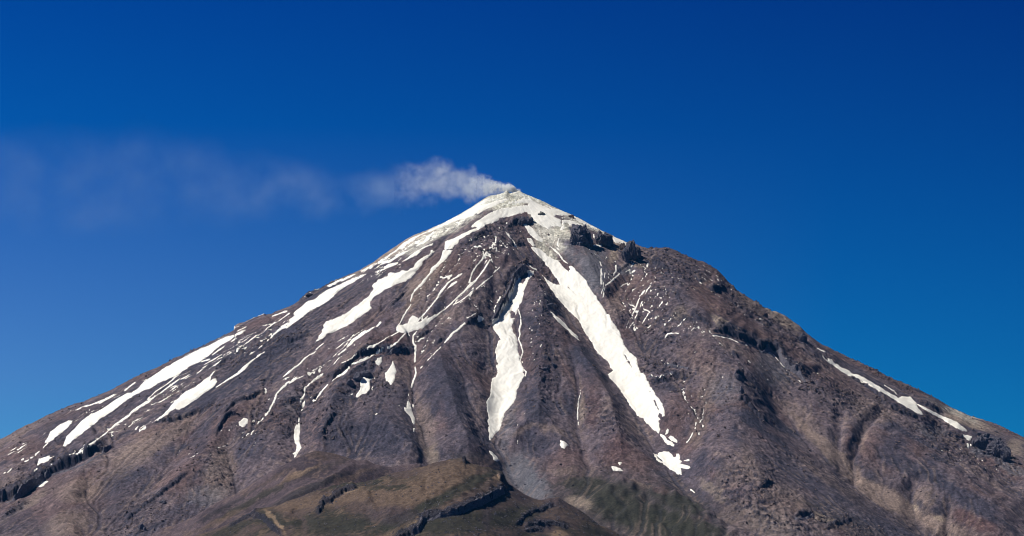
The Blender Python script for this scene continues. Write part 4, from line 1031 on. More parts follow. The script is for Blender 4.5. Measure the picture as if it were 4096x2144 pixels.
C = mixc(C, C_TAN, 0.4 * RK * has * sstep(0.9, 1.0, saw) * (V2 > 880))  # sunlit upper edges of the ledges, lightened in the colour
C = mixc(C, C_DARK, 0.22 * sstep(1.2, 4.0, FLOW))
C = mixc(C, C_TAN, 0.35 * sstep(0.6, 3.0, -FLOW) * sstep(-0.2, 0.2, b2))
C *= (1 + (1 - 0.6 * SM) * (0.5 * b3 + 0.45 * f2 + 0.24 * f3 + 0.26 * st2 + 0.3 * (f1 - 0.3)))[..., None]
C = np.clip(C, 0.008, 0.8)
print('colour', round(time.time() - T0, 1))

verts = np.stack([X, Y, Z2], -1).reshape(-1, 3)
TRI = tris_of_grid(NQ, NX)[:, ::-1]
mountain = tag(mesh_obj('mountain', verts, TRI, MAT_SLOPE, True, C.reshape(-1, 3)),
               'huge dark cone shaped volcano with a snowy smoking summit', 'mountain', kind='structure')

# ---------------------------------------------------------------- snow meshes lie on the mountain
TA, TB, TC = TRI[:, 0], TRI[:, 1], TRI[:, 2]


STRAY = []                           # crumbs too small to be a patch of their own


def pieces_of(tri, n):
    lab = np.arange(n)
    while True:
        m = lab[tri].min(1)
        new = lab.copy()
        for c in range(3):
            np.minimum.at(new, tri[:, c], m)
        new = new[new]
        if (new == lab).all():
            break
        lab = new
    return lab[tri[:, 0]]


def sheet_mesh(name, vv, tri):
    ids, inv = np.unique(tri, return_inverse=True)
    v = vv[ids]
    c = v.mean(0)
    c[2] = v[:, 2].min()
    o = mesh_obj(name, v - c, inv.reshape(-1, 3), MAT_SNOW)
    o.location = c
    return o


def snow_sheet(name, idx_flat, s, lift, thick, off, whole=False):
    full = np.full(NX * NQ, -99.0)
    full[idx_flat] = s
    use = np.nonzero((full[TA] > 0) | (full[TB] > 0) | (full[TC] > 0))[0]
    tri = TRI[use]
    ids, inv = np.unique(tri, return_inverse=True)
    inv = inv.reshape(-1, 3)
    vv = verts[ids].copy()
    t = np.clip(full[ids] * lift, -3.0, thick)
    vv[:, 2] += t + np.where(t > 0, off, 0)
    if whole:
        return sheet_mesh(name, vv, inv)
    lab = pieces_of(inv, len(ids))
    names, cnt = np.unique(lab, return_counts=True)
    order = np.argsort(-cnt)
    main = None
    for r, k in enumerate(order):
        tk = inv[lab == names[k]]
        if main is not None and cnt[k] < 36:
            STRAY.append(np.stack([ids[tk[:, 0]], ids[tk[:, 1]], ids[tk[:, 2]]], 1))
            FS.ravel()[np.unique(ids[tk])] = np.maximum(FS.ravel()[np.unique(ids[tk])], full[np.unique(ids[tk])])
            continue
        o = sheet_mesh(name if main is None else 'snow_piece', vv, tk)
        if main is None:
            main = o
        else:
            o.location -= main.location
            o.parent = main
    return main


for k, (name, label, ix, s) in enumerate(SNOW):
    flat = ix[0] * NX + ix[1]
    big = k < len(SNOWS)
    o = snow_sheet(name, flat, s, 0.9, 2.6 if big else 1.6, 0.0 + 0.11 * (k % 9))
    tag(o, label, 'snow', group={'snow_streak': 'thin snow streaks in the gullies', 'snow_edging': 'thin snow edgings under the ledges'}.get(name, 'snow patches on the mountain'))
flat = np.nonzero((FS > -3).ravel())[0]
o = snow_sheet('snow_flecks', flat, FS.ravel()[flat], 0.8, 1.2, 0.05, True)
tag(o, 'countless small white snow flecks scattered over the upper slopes', 'snow', kind='stuff')
print('snow meshes', round(time.time() - T0, 1))


# loose stones below the broken rock
def stones(name, label, px, py, pz, size, mat, seed):
    rs = np.random.RandomState(seed)
    n = len(px)
    base = np.array([(1, 0, 0), (0, 1, 0), (-1, 0, 0), (0, -1, 0), (0, 0, 1), (0, 0, -1)], float)
    f = np.array([(0, 1, 4), (1, 2, 4), (2, 3, 4), (3, 0, 4), (1, 0, 5), (2, 1, 5), (3, 2, 5), (0, 3, 5)])
    p = base[None] * size[:, None, None] * rs.uniform(0.55, 1.25, (n, 6, 1)) + rs.normal(0, 0.18, (n, 6, 3)) * size[:, None, None]
    p[:, :, 2] *= rs.uniform(0.6, 1.2, (n, 1))
    a = rs.rand(n) * 6.28
    ca, sa = np.cos(a)[:, None], np.sin(a)[:, None]
    x, y = p[:, :, 0] * ca - p[:, :, 1] * sa, p[:, :, 0] * sa + p[:, :, 1] * ca
    v = np.stack([x + px[:, None], y + py[:, None], p[:, :, 2] + pz[:, None] + 0.15 * size[:, None]], -1).reshape(-1, 3)
    t = (f[None] + 6 * np.arange(n)[:, None, None]).reshape(-1, 3)
    return tag(mesh_obj(name, v, t, mat, False), label, 'stones', kind='stuff')


wgt = (0.04 + RK ** 2 + 0.6 * np.clip(STEEP, 0, 1)) * (1 - SM) * front * (SALL < -2) * (V1 > 900) * (V1 < 2160) * (U1 > -40) * (U1 < 4140) * (np.abs(X) < 3290) * (Q < 4690) * sstep(-0.1, 0.35, fbm(X / 70, Q / 80, 95, 3))
wg = (wgt / wgt.sum()).ravel()
pick_ = np.random.RandomState(8).choice(wg.size, 15000, replace=False, p=wg)
rs8 = np.random.RandomState(9)
sz_ = 2.0 + 7.5 * rs8.rand(15000) ** 3.5
stones('scattered_stones', 'loose dark stones and blocks littering the broken rocky slopes', verts[pick_, 0] + rs8.uniform(-2, 2, 15000), verts[pick_, 1], verts[pick_, 2], sz_, MAT_CRAG_BROWN, 10)
HAZE = 2.0e-6
# ================================================================ foothills in front of the mountain
def foothill(name, label, crest, y0, slope, step, cliffs, ribs, patches, base, seed, depth, lump=1.0, turn=0.0):
    pts = np.array([at_depth(u, v, y0 + turn * (u - crest[0][0])) for u, v in crest])
    x0, x1 = pts[0, 0], pts[-1, 0]
    hx = spaced(x0, x1, step, (x0 - 1500, x1 + 1500), 1.3)
    hq = spaced(-60, depth, step * 1.7, (-2600, 4200), 1.3)
    zc = np.interp(hx, pts[:, 0], pts[:, 2])
    zc = np.where(hx < x0, pts[0, 2] - (x0 - hx) * 0.5, zc)
    zc = np.where(hx > x1, pts[-1, 2] - (hx - x1) * 0.5, zc)
    n = len(zc)
    k = np.exp(-0.5 * (np.arange(-40, 41) / 5.0) ** 2)
    k /= k.sum()
    yc = y0 + turn * np.clip((hx - x0) / (x1 - x0), 0, 1) * (crest[-1][0] - crest[0][0])
    HX, HQ = np.meshgrid(hx, hq)
    HY = yc[None, :] - HQ
    ksm = np.exp(-0.5 * (np.arange(-60, 61) / 22.0) ** 2)
    ksm /= ksm.sum()
    zsm = np.convolve(np.pad(zc, 60, mode='edge'), ksm, mode='valid')
    mixk = np.exp(-(np.abs(HQ) / 160.0))
    HZ = zsm[None, :] + (zc - zsm)[None, :] * mixk
    HZ = HZ - np.where(HQ > 0, slope * (np.sqrt(HQ * HQ + 40 ** 2) - 40), 0.55 * -HQ)
    u0, v0 = project(HX, HY, HZ)
    j = gn(HX / 18, HQ / 18, seed) * 0.6 + gn(HX / 8, HQ / 8, seed + 1) * 0.4
    steep = np.zeros_like(HZ)
    dz = np.zeros_like(HZ)
    uw, vw = u0 + 5 * fbm(HX / 60, HQ / 60, seed + 2, 3), v0 + 5 * fbm(HX / 60 + 7, HQ / 60, seed + 3, 3)
    for p, h, L in cliffs:
        sdn, par = step_line(uw, vw, p)
        s = -sdn + 3 * j
        ln = sum(math.hypot(b_[0] - a_[0], b_[1] - a_[1]) for a_, b_ in zip(p, p[1:]))
        tf = min(0.4, max(0.08, 30 / ln))
        tap = sstep(0, tf, par) * sstep(1, 1 - tf, par)
        dz += h * (0.85 + 0.4 * gn(HX / 40, HQ / 60, seed + 4)) * tap * sstep(-2, 2, s) * np.exp(-np.maximum(s, 0) / L)
        steep = np.maximum(steep, tap * np.exp(-(np.maximum(s - 0.5 * h, 0) / 5) ** 2) * sstep(-7, -1, s))
    for p, h, wd in ribs:
        d, sd, par, _ = line_sd(uw, vw, p)
        dz += h * sstep(0, 0.15, par) * sstep(1, 0.85, par) * np.exp(-(d / wd) ** 1.5)
    a = fbm(HX / 260, HQ / 300, seed + 5, 5)
    r = ridged(HX / 110, HQ / 200, seed + 6, 4)
    f = ridged(HX / 32, HQ / 40, seed + 7, 4)
    g = fbm(HX / 12, HQ / 14, seed + 8, 3)
    away = sstep(-10, 120, HQ) * 0.8 + 0.2
    HZ = HZ + dz + away * lump * (16 * a + 7 * (r - 0.3)) + lump * (2.2 * (f - 0.3) + 1.1 * g) + steep * 5 * gn(HX / 10, HQ / 30, seed + 9)
    u, v = project(HX, HY, HZ)
    b1, b2, b3 = fbm(HX / 300, HQ / 420, seed + 10, 4), fbm(HX / 90, HQ / 140, seed + 11, 5), fbm(HX / 24, HQ / 34, seed + 12, 4)
    c = np.zeros(HZ.shape + (3,)) + base[0]
    c = mixc(c, base[1], 0.9 * sstep(-0.1, 0.3, b1 + 0.5 * b2))
    c = mixc(c, base[2], 0.7 * sstep(0.05, 0.4, b2 + 0.4 * b3))
    pu, pv = u + 18 * b2 + 8 * b3, v + 14 * fbm(HX / 90 + 5, HQ / 140, seed + 13, 4) + 6 * b3
    for cx, cy, rx, ry, an, col, k2 in patches:
        c = mixc(c, col, k2 * sstep(1.35, 0.55, ell(pu, pv, cx, cy, rx, ry, an) + 0.35 * b3))
    c = mixc(c, C_DARK * 0.5, 0.85 * np.clip(steep, 0, 1))
    c *= (1 + 0.36 * b3 + 0.3 * g + 0.2 * (f - 0.3))[..., None]
    c = np.clip(c, 0.006, 0.8)
    vv = np.stack([HX, HY, HZ], -1).reshape(-1, 3)
    o = mesh_obj(name, vv, tris_of_grid(len(hq), len(hx))[:, ::-1], MAT_HILL, True, c.reshape(-1, 3))
    return tag(o, label, 'hill', kind='structure'), (HX, HQ, HZ, HY, u, v, steep, seed)


G_TAN, G_LTAN, G_OLIVE, G_BLACK, G_PURP, G_BR = [s2l(c) for c in ((96, 80, 68), (146, 124, 103), (47, 46, 38), (37, 37, 38), (64, 55, 60), (76, 64, 60))]

spur, spur_data = foothill('foothill_spur', 'dark streaked spur of purple brown ground rising in front of the lower left slope',
                [(330, 2290), (598, 2146), (649, 2112), (710, 2098), (780, 2065), (838, 2030), (900, 1996), (954, 1977), (1012, 1942), (1054, 1914), (1088, 1895), (1140, 1862), (1177, 1838),
                 (1220, 1816), (1270, 1802), (1330, 1812), (1390, 1832), (1428, 1844), (1463, 1839), (1500, 1858), (1560, 1868), (1610, 1862), (1645, 1856), (1680, 1854), (1703, 1874), (1760, 1910)],
                16000.0, 0.44, 4.0, [], [([(1177, 1850), (1000, 1960), (800, 2090), (700, 2150)], 14, 18), ([(1440, 1850), (1250, 1960), (1060, 2060), (960, 2120)], 16, 20),
                                         ([(1320, 1850), (1150, 1940), (960, 2060)], -14, 22), ([(1600, 1880), (1400, 1950), (1200, 2020)], -12, 22)],
                [(1080, 1920, 110, 8, -30, G_BR, 0.7), (1200, 1895, 80, 10, -24, G_LTAN, 0.55), (1150, 1920, 60, 8, -26, G_TAN, 0.7), (1300, 1870, 160, 12, -20, G_OLIVE, 0.3), (1320, 1815, 110, 24, 0, G_BR, 0.7), (1000, 2010, 160, 14, -28, G_OLIVE, 0.8),
                 (1230, 1960, 170, 16, -24, G_BLACK, 0.7), (1420, 1900, 70, 12, -24, G_TAN, 0.5), (880, 2080, 120, 12, -26, G_TAN, 0.5), (1520, 1930, 120, 14, -14, G_OLIVE, 0.6), (1100, 1985, 200, 10, -26, G_PURP, 0.7),
                 (900, 2030, 150, 10, -29, G_BLACK, 0.6)],
                (s2l((86, 74, 78)), G_PURP, s2l((104, 88, 82))), 300, 1300, 0.7)
hill, hill_data = foothill('foothill', 'tan and olive grassy foothill at the bottom centre with a black rock band along its right side',
                [(640, 2200), (760, 2150), (880, 2112), (1000, 2060), (1040, 2040), (1107, 2030), (1144, 2009), (1200, 1990), (1256, 1972), (1326, 1958), (1382, 1949), (1442, 1937), (1500, 1925), (1570, 1900),
                 (1640, 1891), (1700, 1874), (1745, 1862), (1790, 1849), (1826, 1841), (1845, 1839), (1859, 1840), (1866, 1854), (1896, 1868), (1931, 1879), (1966, 1887), (2010, 1893), (2020, 1912), (2033, 1937),
                 (2058, 1950), (2093, 1976), (2130, 1998), (2158, 2006), (2177, 2007), (2193, 1997), (2223, 1989), (2233, 1990), (2263, 2009), (2310, 2035), (2340, 2056), (2373, 2080), (2400, 2102), (2433, 2114), (2466, 2130), (2485, 2145), (2600, 2230)],
                15200.0, 0.27, 3.6,
                [(w(wU, (300, 1500), (520, 1348), (760, 1280), (820, 1180), (830, 1090), (900, 1080), (1080, 1035), (1320, 990), (1460, 950), (1700, 860), (1840, 810), (2040, 690), (2200, 620), (2285, 560), (2330, 530)), 30, 230),
                 (w(wT, (1060, 950), (1180, 960), (1250, 890), (1260, 810), (1390, 770), (1450, 690), (1640, 620), (1840, 570), (1880, 540)), 20, 70),
                 (w(wU, (2110, 420), (2160, 410), (2200, 400), (2240, 395)), 26, 20), (w(wU, (1480, 75), (1520, 100), (1560, 120)), 14, 16),
                 (w((500, 1830), (1740, 1220), (1900, 1140), (2050, 1050), (2200, 980), (2330, 950)), 10, 40),
                 (w(wV, (220, 1190), (260, 1165), (400, 1080), (600, 960), (800, 880), (900, 830), (960, 760)), 14, 40), (w(wV, (380, 1230), (480, 1215), (600, 1190), (760, 1180), (900, 1160), (1150, 1220), (1200, 1240)), 13, 30),
                 (w(wV, (360, 1270), (420, 1262), (560, 1270), (720, 1250), (780, 1240)), 11, 24),
                 (w(wT, (0, 1040), (120, 1020), (220, 1060), (330, 1180), (460, 1300), (600, 1400)), 16, 60)],
                [(w(wU, (0, 1330), (300, 1190), (700, 1000), (1100, 760), (1500, 520), (1800, 350)), -12, 28), (w(wU, (100, 900), (500, 700), (900, 560)), 12, 40), (w(wT, (1500, 1000), (1700, 900), (2100, 700)), 12, 40),
                 (w(wT, (700, 900), (900, 1050), (940, 1300)), -12, 26)],
                [(1700, 1960, 210, 60, -14, G_TAN, 0.95), (1800, 1890, 120, 40, -10, G_TAN, 0.9), (1420, 1985, 150, 22, -14, G_TAN, 0.85), (1230, 2010, 130, 26, -12, G_TAN, 0.85), (1380, 1965, 60, 10, -12, G_LTAN, 0.7),
                 (1560, 1950, 90, 8, -4, G_OLIVE, 0.85), (1800, 1975, 260, 24, -26, G_OLIVE, 0.9), (1640, 2060, 220, 18, -27, G_OLIVE, 0.95), (1920, 1910, 70, 14, -4, G_OLIVE, 0.7), (1560, 2060, 120, 40, 0, G_PURP, 0.6),
                 (1330, 2100, 160, 50, 0, G_OLIVE, 0.9), (1090, 2080, 60, 40, 20, G_OLIVE, 0.8), (1120, 2110, 36, 10, 55, G_LTAN, 0.75), (1080, 2060, 30, 10, 50, G_LTAN, 0.6), (1190, 2060, 40, 12, 45, G_BR, 0.7), (1220, 2120, 14, 50, -10, G_BR, 0.6),
                 (1640, 2110, 70, 14, -45, G_LTAN, 0.8), (1570, 2130, 90, 14, -32, G_TAN, 0.8), (1990, 1910, 18, 10, -20, G_LTAN, 0.8), (1920, 1990, 10, 12, 0, G_LTAN, 0.9), (1960, 1962, 12, 6, -20, G_LTAN, 0.8),
                 (1850, 2090, 260, 50, -8, G_OLIVE, 0.9), (2010, 2010, 90, 36, -10, G_BR, 0.7), (2080, 1985, 60, 20, 35, G_PURP, 0.7), (2060, 2060, 120, 40, -10, G_OLIVE, 0.7), (1950, 2060, 20, 60, 10, G_PURP, 0.6), (900, 2130, 160, 20, -22, G_OLIVE, 0.8),
                 (2120, 2080, 60, 12, -24, G_BLACK, 0.6), (2230, 2010, 60, 18, 0, G_PURP, 0.8), (2250, 2060, 90, 24, 10, G_BR, 0.6), (2380, 2130, 70, 24, 20, G_OLIVE, 0.8), (2240, 2135, 40, 12, 0, G_LTAN, 0.6), (2080, 2120, 90, 12, -28, G_BR, 0.7),
                 (2320, 2060, 40, 16, 30, G_BR, 0.6), (2160, 2100, 60, 30, 0, G_PURP, 0.6)],
                (G_BR, G_OLIVE, G_TAN), 340, 1900, 0.8)
HX, HQ, HZ, HY, hu, hv, hst, _ = hill_data
hw = (0.05 + 1.0 * np.clip(hst, 0, 1) + 0.5 * sstep(0.0, 0.4, fbm(HX / 60, HQ / 60, 96, 3))) * (HQ > -20) * (HQ < 1850) * (hv < 2160) * (hu > 500) * (hu < 2520)
hw *= 0.25 + 1.0 * sstep(1500, 1900, hu) * sstep(1930, 2020, hv)
hw = (hw / hw.sum()).ravel()
hp = np.random.RandomState(18).choice(hw.size, 5000, replace=False, p=hw)
hs_ = 1.2 + 4.5 * np.random.RandomState(19).rand(5000) ** 4
stones('scattered_stones', 'small dark stones strewn over the grassy foothill below its black rock band', HX.ravel()[hp], HY.ravel()[hp], HZ.ravel()[hp], hs_, MAT_CRAG, 20)
print('hills', round(time.time() - T0, 1))

# ---------------------------------------------------------------- the plain round the mountain
gr = np.concatenate([[0], np.geomspace(40, 42000, 80)])
ga = np.linspace(0, 2 * np.pi, 161)[:-1]
GA, GR = np.meshgrid(ga, gr[1:])
gxx, gyy = GR * np.sin(GA), GR * np.cos(GA)
gzz = fbm(gxx / 1800, gyy / 1800, 401, 4) * 26 * sstep(300, 4000, GR) - 0.2
gv = np.concatenate([[[0, 0, 0]], np.stack([gxx, gyy, gzz], -1).reshape(-1, 3)])
na = len(ga)
tri = [(0, 1 + (i + 1) % na, 1 + i) for i in range(na)]
rows = np.arange(len(gr) - 2)[:, None] * na + 1
i0, i1 = np.arange(na)[None, :], ((np.arange(na) + 1) % na)[None, :]
a, b, c, d = rows + i0, rows + i1, rows + na + i1, rows + na + i0
tri = np.concatenate([np.array(tri), np.stack([a.ravel(), b.ravel(), c.ravel()], 1), np.stack([a.ravel(), c.ravel(), d.ravel()], 1)])
gc = mixc(np.zeros((len(gv), 3)) + G_BR, G_OLIVE, sstep(-0.2, 0.3, fbm(gv[:, 0] / 900, gv[:, 1] / 900, 402, 4)))
tag(mesh_obj('ground', gv, tri, MAT_HILL, True, gc), 'dry brown and olive plain around the foot of the mountain', 'ground', kind='structure')

# ================================================================ crags and boulders standing on the slope
bpy.context.view_layer.update()


def hit(u, v, objs=None):
    r = ray(u, v)
    r = Vector(r / np.linalg.norm(r))
    best = None
    for o in objs or (mountain,):
        ok, loc, nor, _ = o.ray_cast(Vector((0, 0, CAMZ)), r)
        if ok and (best is None or loc.length < best.length):
            best = loc
    return best


def lump_mesh(bm, c, rx, ry, rz, seed, fracture=0.35, sub=4, taper=0.1):
    """an angular block: a ball cut by random planes, then roughened"""
    rr = np.random.RandomState(seed)
    vs = bmesh.ops.create_icosphere(bm, subdivisions=sub, radius=1.0)['verts']
    p = np.array([v.co for v in vs])
    nrm = rr.normal(size=(22, 3))
    nrm[:, 2] *= 0.55
    nrm /= np.linalg.norm(nrm, axis=1)[:, None]
    dd = rr.uniform(0.62, 1.0, 22)
    dot = p @ nrm.T
    rad = np.where(dot > 0.05, dd / np.maximum(dot, 0.05), 9).min(1)
    rad = np.minimum(rad, 1.25)
    n = fbm(p[:, 0] * 2.2 + seed, p[:, 1] * 2.2 + p[:, 2] * 1.1, seed, 4)
    n2 = ridged(p[:, 0] * 5 + seed + p[:, 1] * 4, p[:, 2] * 1.8, seed + 3, 4)
    rad = rad * (1 + fracture * (0.5 * n + 0.42 * (n2 - 0.3)))
    q = p * rad[:, None]
    top = 1 - taper * np.clip(q[:, 2], -1, 1)
    q[:, 0] *= top
    q[:, 1] *= top
    for v, s in zip(vs, q):
        v.co = Vector((c[0] + s[0] * rx, c[1] + s[1] * ry, c[2] + s[2] * rz))


def crag(name, label, cat, lumps, mat, group=None, seed=1, sub=4, fracture=0.4):
    """lumps: (u centre, v foot, width px, height px) each standing where its foot meets the slope"""
    base, bm = None, bmesh.new()
    for k, (u, v, wd, ht) in enumerate(lumps):
        p = None
        for dv in (0, 4, 8, 14, 22, 32, 48):
            p = hit(u, v + dv)
            if p is not None:
                break
        if p is None:
            continue
        if base is None:
            base = p.copy()
        mpp = p.length / FPX
        rx, rz = 1.12 * wd * mpp / 2, ht * mpp / 2
        c = p - base + Vector((0, rx * 0.7, rz * 0.72))
        lump_mesh(bm, c, rx, rx * 0.95, rz * 1.15, seed * 7 + k * 3 + 1, fracture * 1.35, sub)
    me = bpy.data.meshes.new(name)
    bm.to_mesh(me)
    bm.free()
    me.materials.append(mat)
    o = bpy.data.objects.new(name, me)
    o.location = base
    COL.objects.link(o)
    return tag(o, label, cat, group)


crag('crag', 'larger of the two dark crags in the snow right of the summit, rounded block', 'crag', [(2318, 976, 82, 80), (2299, 980, 40, 62), (2346, 984, 46, 72), (2358, 990, 30, 36)], MAT_CRAG, 'dark crags near the summit', 1, 5)
crag('crag', 'smaller of the two dark crags right of the summit, touching the skyline', 'crag', [(2408, 984, 54, 62), (2436, 980, 40, 54), (2422, 982, 34, 48)], MAT_CRAG, 'dark crags near the summit', 2, 5)
crag('crag', 'jagged brown crag spire standing up on the skyline right of the two dark crags', 'crag', [(2524, 1040, 46, 68), (2508, 1048, 30, 56), (2544, 1034, 42, 46), (2532, 1038, 30, 70)], MAT_CRAG, 'crags on the skyline', 3, 5)
crag('crag', 'slim brown crag left of the jagged skyline spire', 'crag', [(2494, 1004, 24, 36), (2484, 1000, 14, 28)], MAT_CRAG_BROWN, 'crags on the skyline', 4)
crag('crag', 'small dark rock standing on the snowy right skyline near the summit', 'crag', [(2286, 870, 16, 14), (2278, 869, 10, 10), (2293, 875, 8, 12)], MAT_CRAG_BROWN, None, 5)
crag('rock', 'grey rock poking out of the white summit cap', 'rock', [(2168, 862, 20, 18), (2157, 862, 16, 9)], MAT_CRAG_PALE, None, 6)
crag('crag', 'dark fluted crag at the head of the ridge just below the summit cap', 'crag', [(2092, 898, 34, 36), (2110, 898, 30, 34), (2122, 894, 20, 26), (2080, 900, 24, 24)], MAT_CRAG, None, 7, 5)
crag('crag', 'small reddish pillar above the head of the central snow tongue', 'crag', [(2103, 1052, 20, 26), (2097, 1053, 14, 16), (2109, 1054, 14, 16)], MAT_CRAG_BROWN, None, 8)
crag('crag', 'pale pinnacle on the right skyline half way down', 'crag', [(3060, 1266, 24, 20), (3053, 1266, 18, 13)], MAT_CRAG_BROWN, 'crags on the skyline', 9)
crag('crag', 'dark rounded tower at the lower end of the pale skyline rocks', 'crag', [(3216, 1366, 34, 36), (3205, 1367, 24, 26)], MAT_CRAG, 'crags on the skyline', 10)
crag('crag', 'broad dark rock buttress at the right edge below the little triangular snow patch', 'crag', [(3930, 1800, 70, 60), (3985, 1826, 70, 70), (4022, 1846, 40, 60), (3900, 1790, 30, 36)], MAT_CRAG, None, 11, 5)
crag('crag', 'dark rock hump right of the pale gravel near the right skyline', 'crag', [(3940, 1752, 40, 20), (3978, 1766, 50, 22), (3916, 1740, 20, 14)], MAT_CRAG, None, 12)
crag('crag', 'black rock knob in the dark rib between the two great tongues', 'crag', [(2198, 1226, 44, 16), (2216, 1230, 20, 14)], MAT_CRAG, None, 13)
crag('crag', 'wide dark rock step on the rib low between the two great tongues', 'crag', [(2182, 1478, 34, 10)], MAT_CRAG, None, 14)
crag('crag', 'dark rock block just right of the wide rock step between the two great tongues', 'crag', [(2217, 1470, 22, 18)], MAT_CRAG, None, 24)
crag('crag', 'black pyramid rock on the right slope below the black cliff', 'crag', [(2957, 1522, 28, 30)], MAT_CRAG, None, 15)
crag('crag', 'dark pillar on the right slope below the black pyramid rock', 'crag', [(2967, 1574, 20, 30)], MAT_CRAG, None, 16)
crag('crag', 'dark rock knob on the left skyline above the upper broad snow band', 'crag', [(1234, 1186, 22, 12), (1246, 1182, 14, 8)], MAT_CRAG, 'crags on the skyline', 17, 3)
crag('crag', 'brown overhanging rock mass above the boot shaped snow patch', 'crag', [(1430, 1525, 40, 40), (1470, 1512, 50, 30), (1400, 1545, 30, 30)], MAT_CRAG, None, 18)
crag('rock', 'black rock lump in the tan scree low on the left slope', 'rock', [(652, 2012, 26, 12), (640, 2010, 12, 8)], MAT_CRAG, None, 19, 3)
crag('rock', 'black rock wall fragment at the bottom left above the dark spur', 'rock', [(562, 2118, 24, 28), (578, 2122, 14, 18)], MAT_CRAG, None, 20, 3)
for k, (u, v, s, lab) in enumerate([
        (2041, 1866, 12, 'largest dark boulder on the smooth grey fan beside the foothill'), (2059, 1857, 9, 'dark boulder just up and right of the largest one on the grey fan'), (2100, 1940, 9, 'lowest dark boulder on the grey fan above the knoll'),
        (2011, 1800, 7, 'left boulder of the upper pair at the head of the grey fan'), (2023, 1798, 7, 'right boulder of the upper pair at the head of the grey fan'), (2055, 1896, 6, 'small boulder in the middle of the grey fan'), (2166, 1924, 8, 'dark boulder on the right edge of the grey fan'),
        (2205, 1963, 8, 'dark boulder right of the grey fan just above the knoll')]):
    crag('boulder', lab, 'boulder', [(u, v, s, s * 0.7)], MAT_CRAG, 'dark boulders on the grey fan', 30 + k, 3)


def cliff_band(name, label, foot, height, mat, group, seed, obj=None, step=3.0):
    """a rock face draped over a step in the ground, broken into columns and ledges"""
    obj = obj or mountain
    P = np.array([p[:2] for p in foot])
    seg = np.hypot(*(P[1:] - P[:-1]).T)
    cum = np.concatenate([[0], np.cumsum(seg)])
    ss = np.arange(cum[-1] * 0.04, cum[-1] * 0.97, 2.0)
    pts = []
    for s in ss:
        i = min(np.searchsorted(cum, s, side='right') - 1, len(seg) - 1)
        p = hit(*(P[i] + (P[i + 1] - P[i]) * (s - cum[i]) / seg[i] + np.array([0, 1.5])), (obj,))
        if p is not None and (not pts or abs(p.y - pts[-1][1]) < 120):
            pts.append((p.x, p.y, p.z))
    pts = np.array(pts)
    k = np.ones(9) / 9
    sm = np.stack([np.convolve(np.pad(pts[:, c], 4, mode='edge'), k, mode='valid') for c in range(2)], 1)
    arc = np.concatenate([[0], np.cumsum(np.hypot(*(sm[1:] - sm[:-1]).T))])
    t = np.arange(0, arc[-1], step)
    fx, fy = np.interp(t, arc, sm[:, 0]), np.interp(t, arc, sm[:, 1])
    tx, ty = np.gradient(fx), np.gradient(fy)
    n = np.hypot(tx, ty) + 1e-9
    ox, oy = ty / n, -tx / n                 # out of the face, down the slope
    def gz(x, y):
        ok, loc, _, _ = obj.ray_cast(Vector((x, y, 9000)), Vector((0, 0, -1)))
        return loc.z if ok else 0.0
    zf = np.array([gz(a + 5 * c, b + 5 * d) for a, b, c, d in zip(fx, fy, ox, oy)])
    zt = np.array([max(gz(a - e * c, b - e * d) for e in (9, 14, 19)) for a, b, c, d in zip(fx, fy, ox, oy)])
    zt = np.convolve(np.pad(zt, 3, mode='edge'), np.ones(7) / 7, mode='valid')
    hgt = np.clip(zt - zf, 2.0, height * 1.3)
    nt_, rows = len(t), 16
    vs = np.zeros((rows, nt_, 3))
    end = np.minimum(1, np.minimum(t, t[::-1]) / 25.0)
    for r in range(rows):
        f = -0.12 + 1.16 * r / (rows - 1)
        zz = f * hgt
        colm = ridged(t / 34 + seed, np.full(nt_, f * 0.6) + seed, seed, 4)
        led = fbm(t / 11 + 7, zz / 7.0 + seed, seed + 1, 4)
        out = (4.0 * (colm - 0.25) + 3.4 * led) * end * (0.35 + 0.65 * math.sin(math.pi * min(max(f, 0), 1) ** 0.8) ** 0.5)
        back = -3 + 11.0 * f
        if f > 1.0:
            back = back + 9
        vs[r, :, 0] = fx - back * ox + out * ox
        vs[r, :, 1] = fy - back * oy + out * oy
        vs[r, :, 2] = zf + zz - (4.0 if f > 1.0 else 0) + (1.0 * led * end if f > 0.7 else 0)
    vv = vs.reshape(-1, 3)
    c = vv.mean(0)
    c[2] = vv[:, 2].min()
    o = mesh_obj(name, vv - c, tris_of_grid(rows, nt_), mat, False)
    o.location = c
    return tag(o, label, 'cliff', group)


cliff_band('lava_cliff', 'long black shaded lava front slanting across the far left slope', CLIFFS[0][0][2:], 54, MAT_CRAG, 'dark cliff bands', 50)
cliff_band('lava_cliff', 'black shaded cliff along the upper left edge of the central snow tongue', CLIFFS[1][0], 44, MAT_CRAG, 'dark cliff bands', 51)
cliff_band('lava_cliff', 'black cliff band crossing the right slope under the brown scree', CLIFFS[7][0], 44, MAT_CRAG, 'dark cliff bands', 52)
cliff_band('lava_cliff', 'dark lava step above the notched and spindle shaped snow patches', CLIFFS[2][0], 24, MAT_CRAG, 'dark cliff bands', 53)
cliff_band('lava_cliff', 'black fluted cliff at the bottom right beside the tan chute', CLIFFS[18][0], 42, MAT_CRAG, 'dark cliff bands', 54)
cliff_band('lava_cliff', 'brown fluted cliff at the very bottom right, lower of the two there', CLIFFS[19][0], 30, MAT_CRAG_BROWN, 'dark cliff bands', 55)
cliff_band('lava_cliff', 'dark ledge right of the longest snow tongue, lower of the two there', CLIFFS[15][0], 18, MAT_CRAG, 'dark cliff bands', 56)
cliff_band('lava_cliff', 'dark ledge right of the longest snow tongue, upper of the two there', CLIFFS[16][0], 16, MAT_CRAG, 'dark cliff bands', 57)
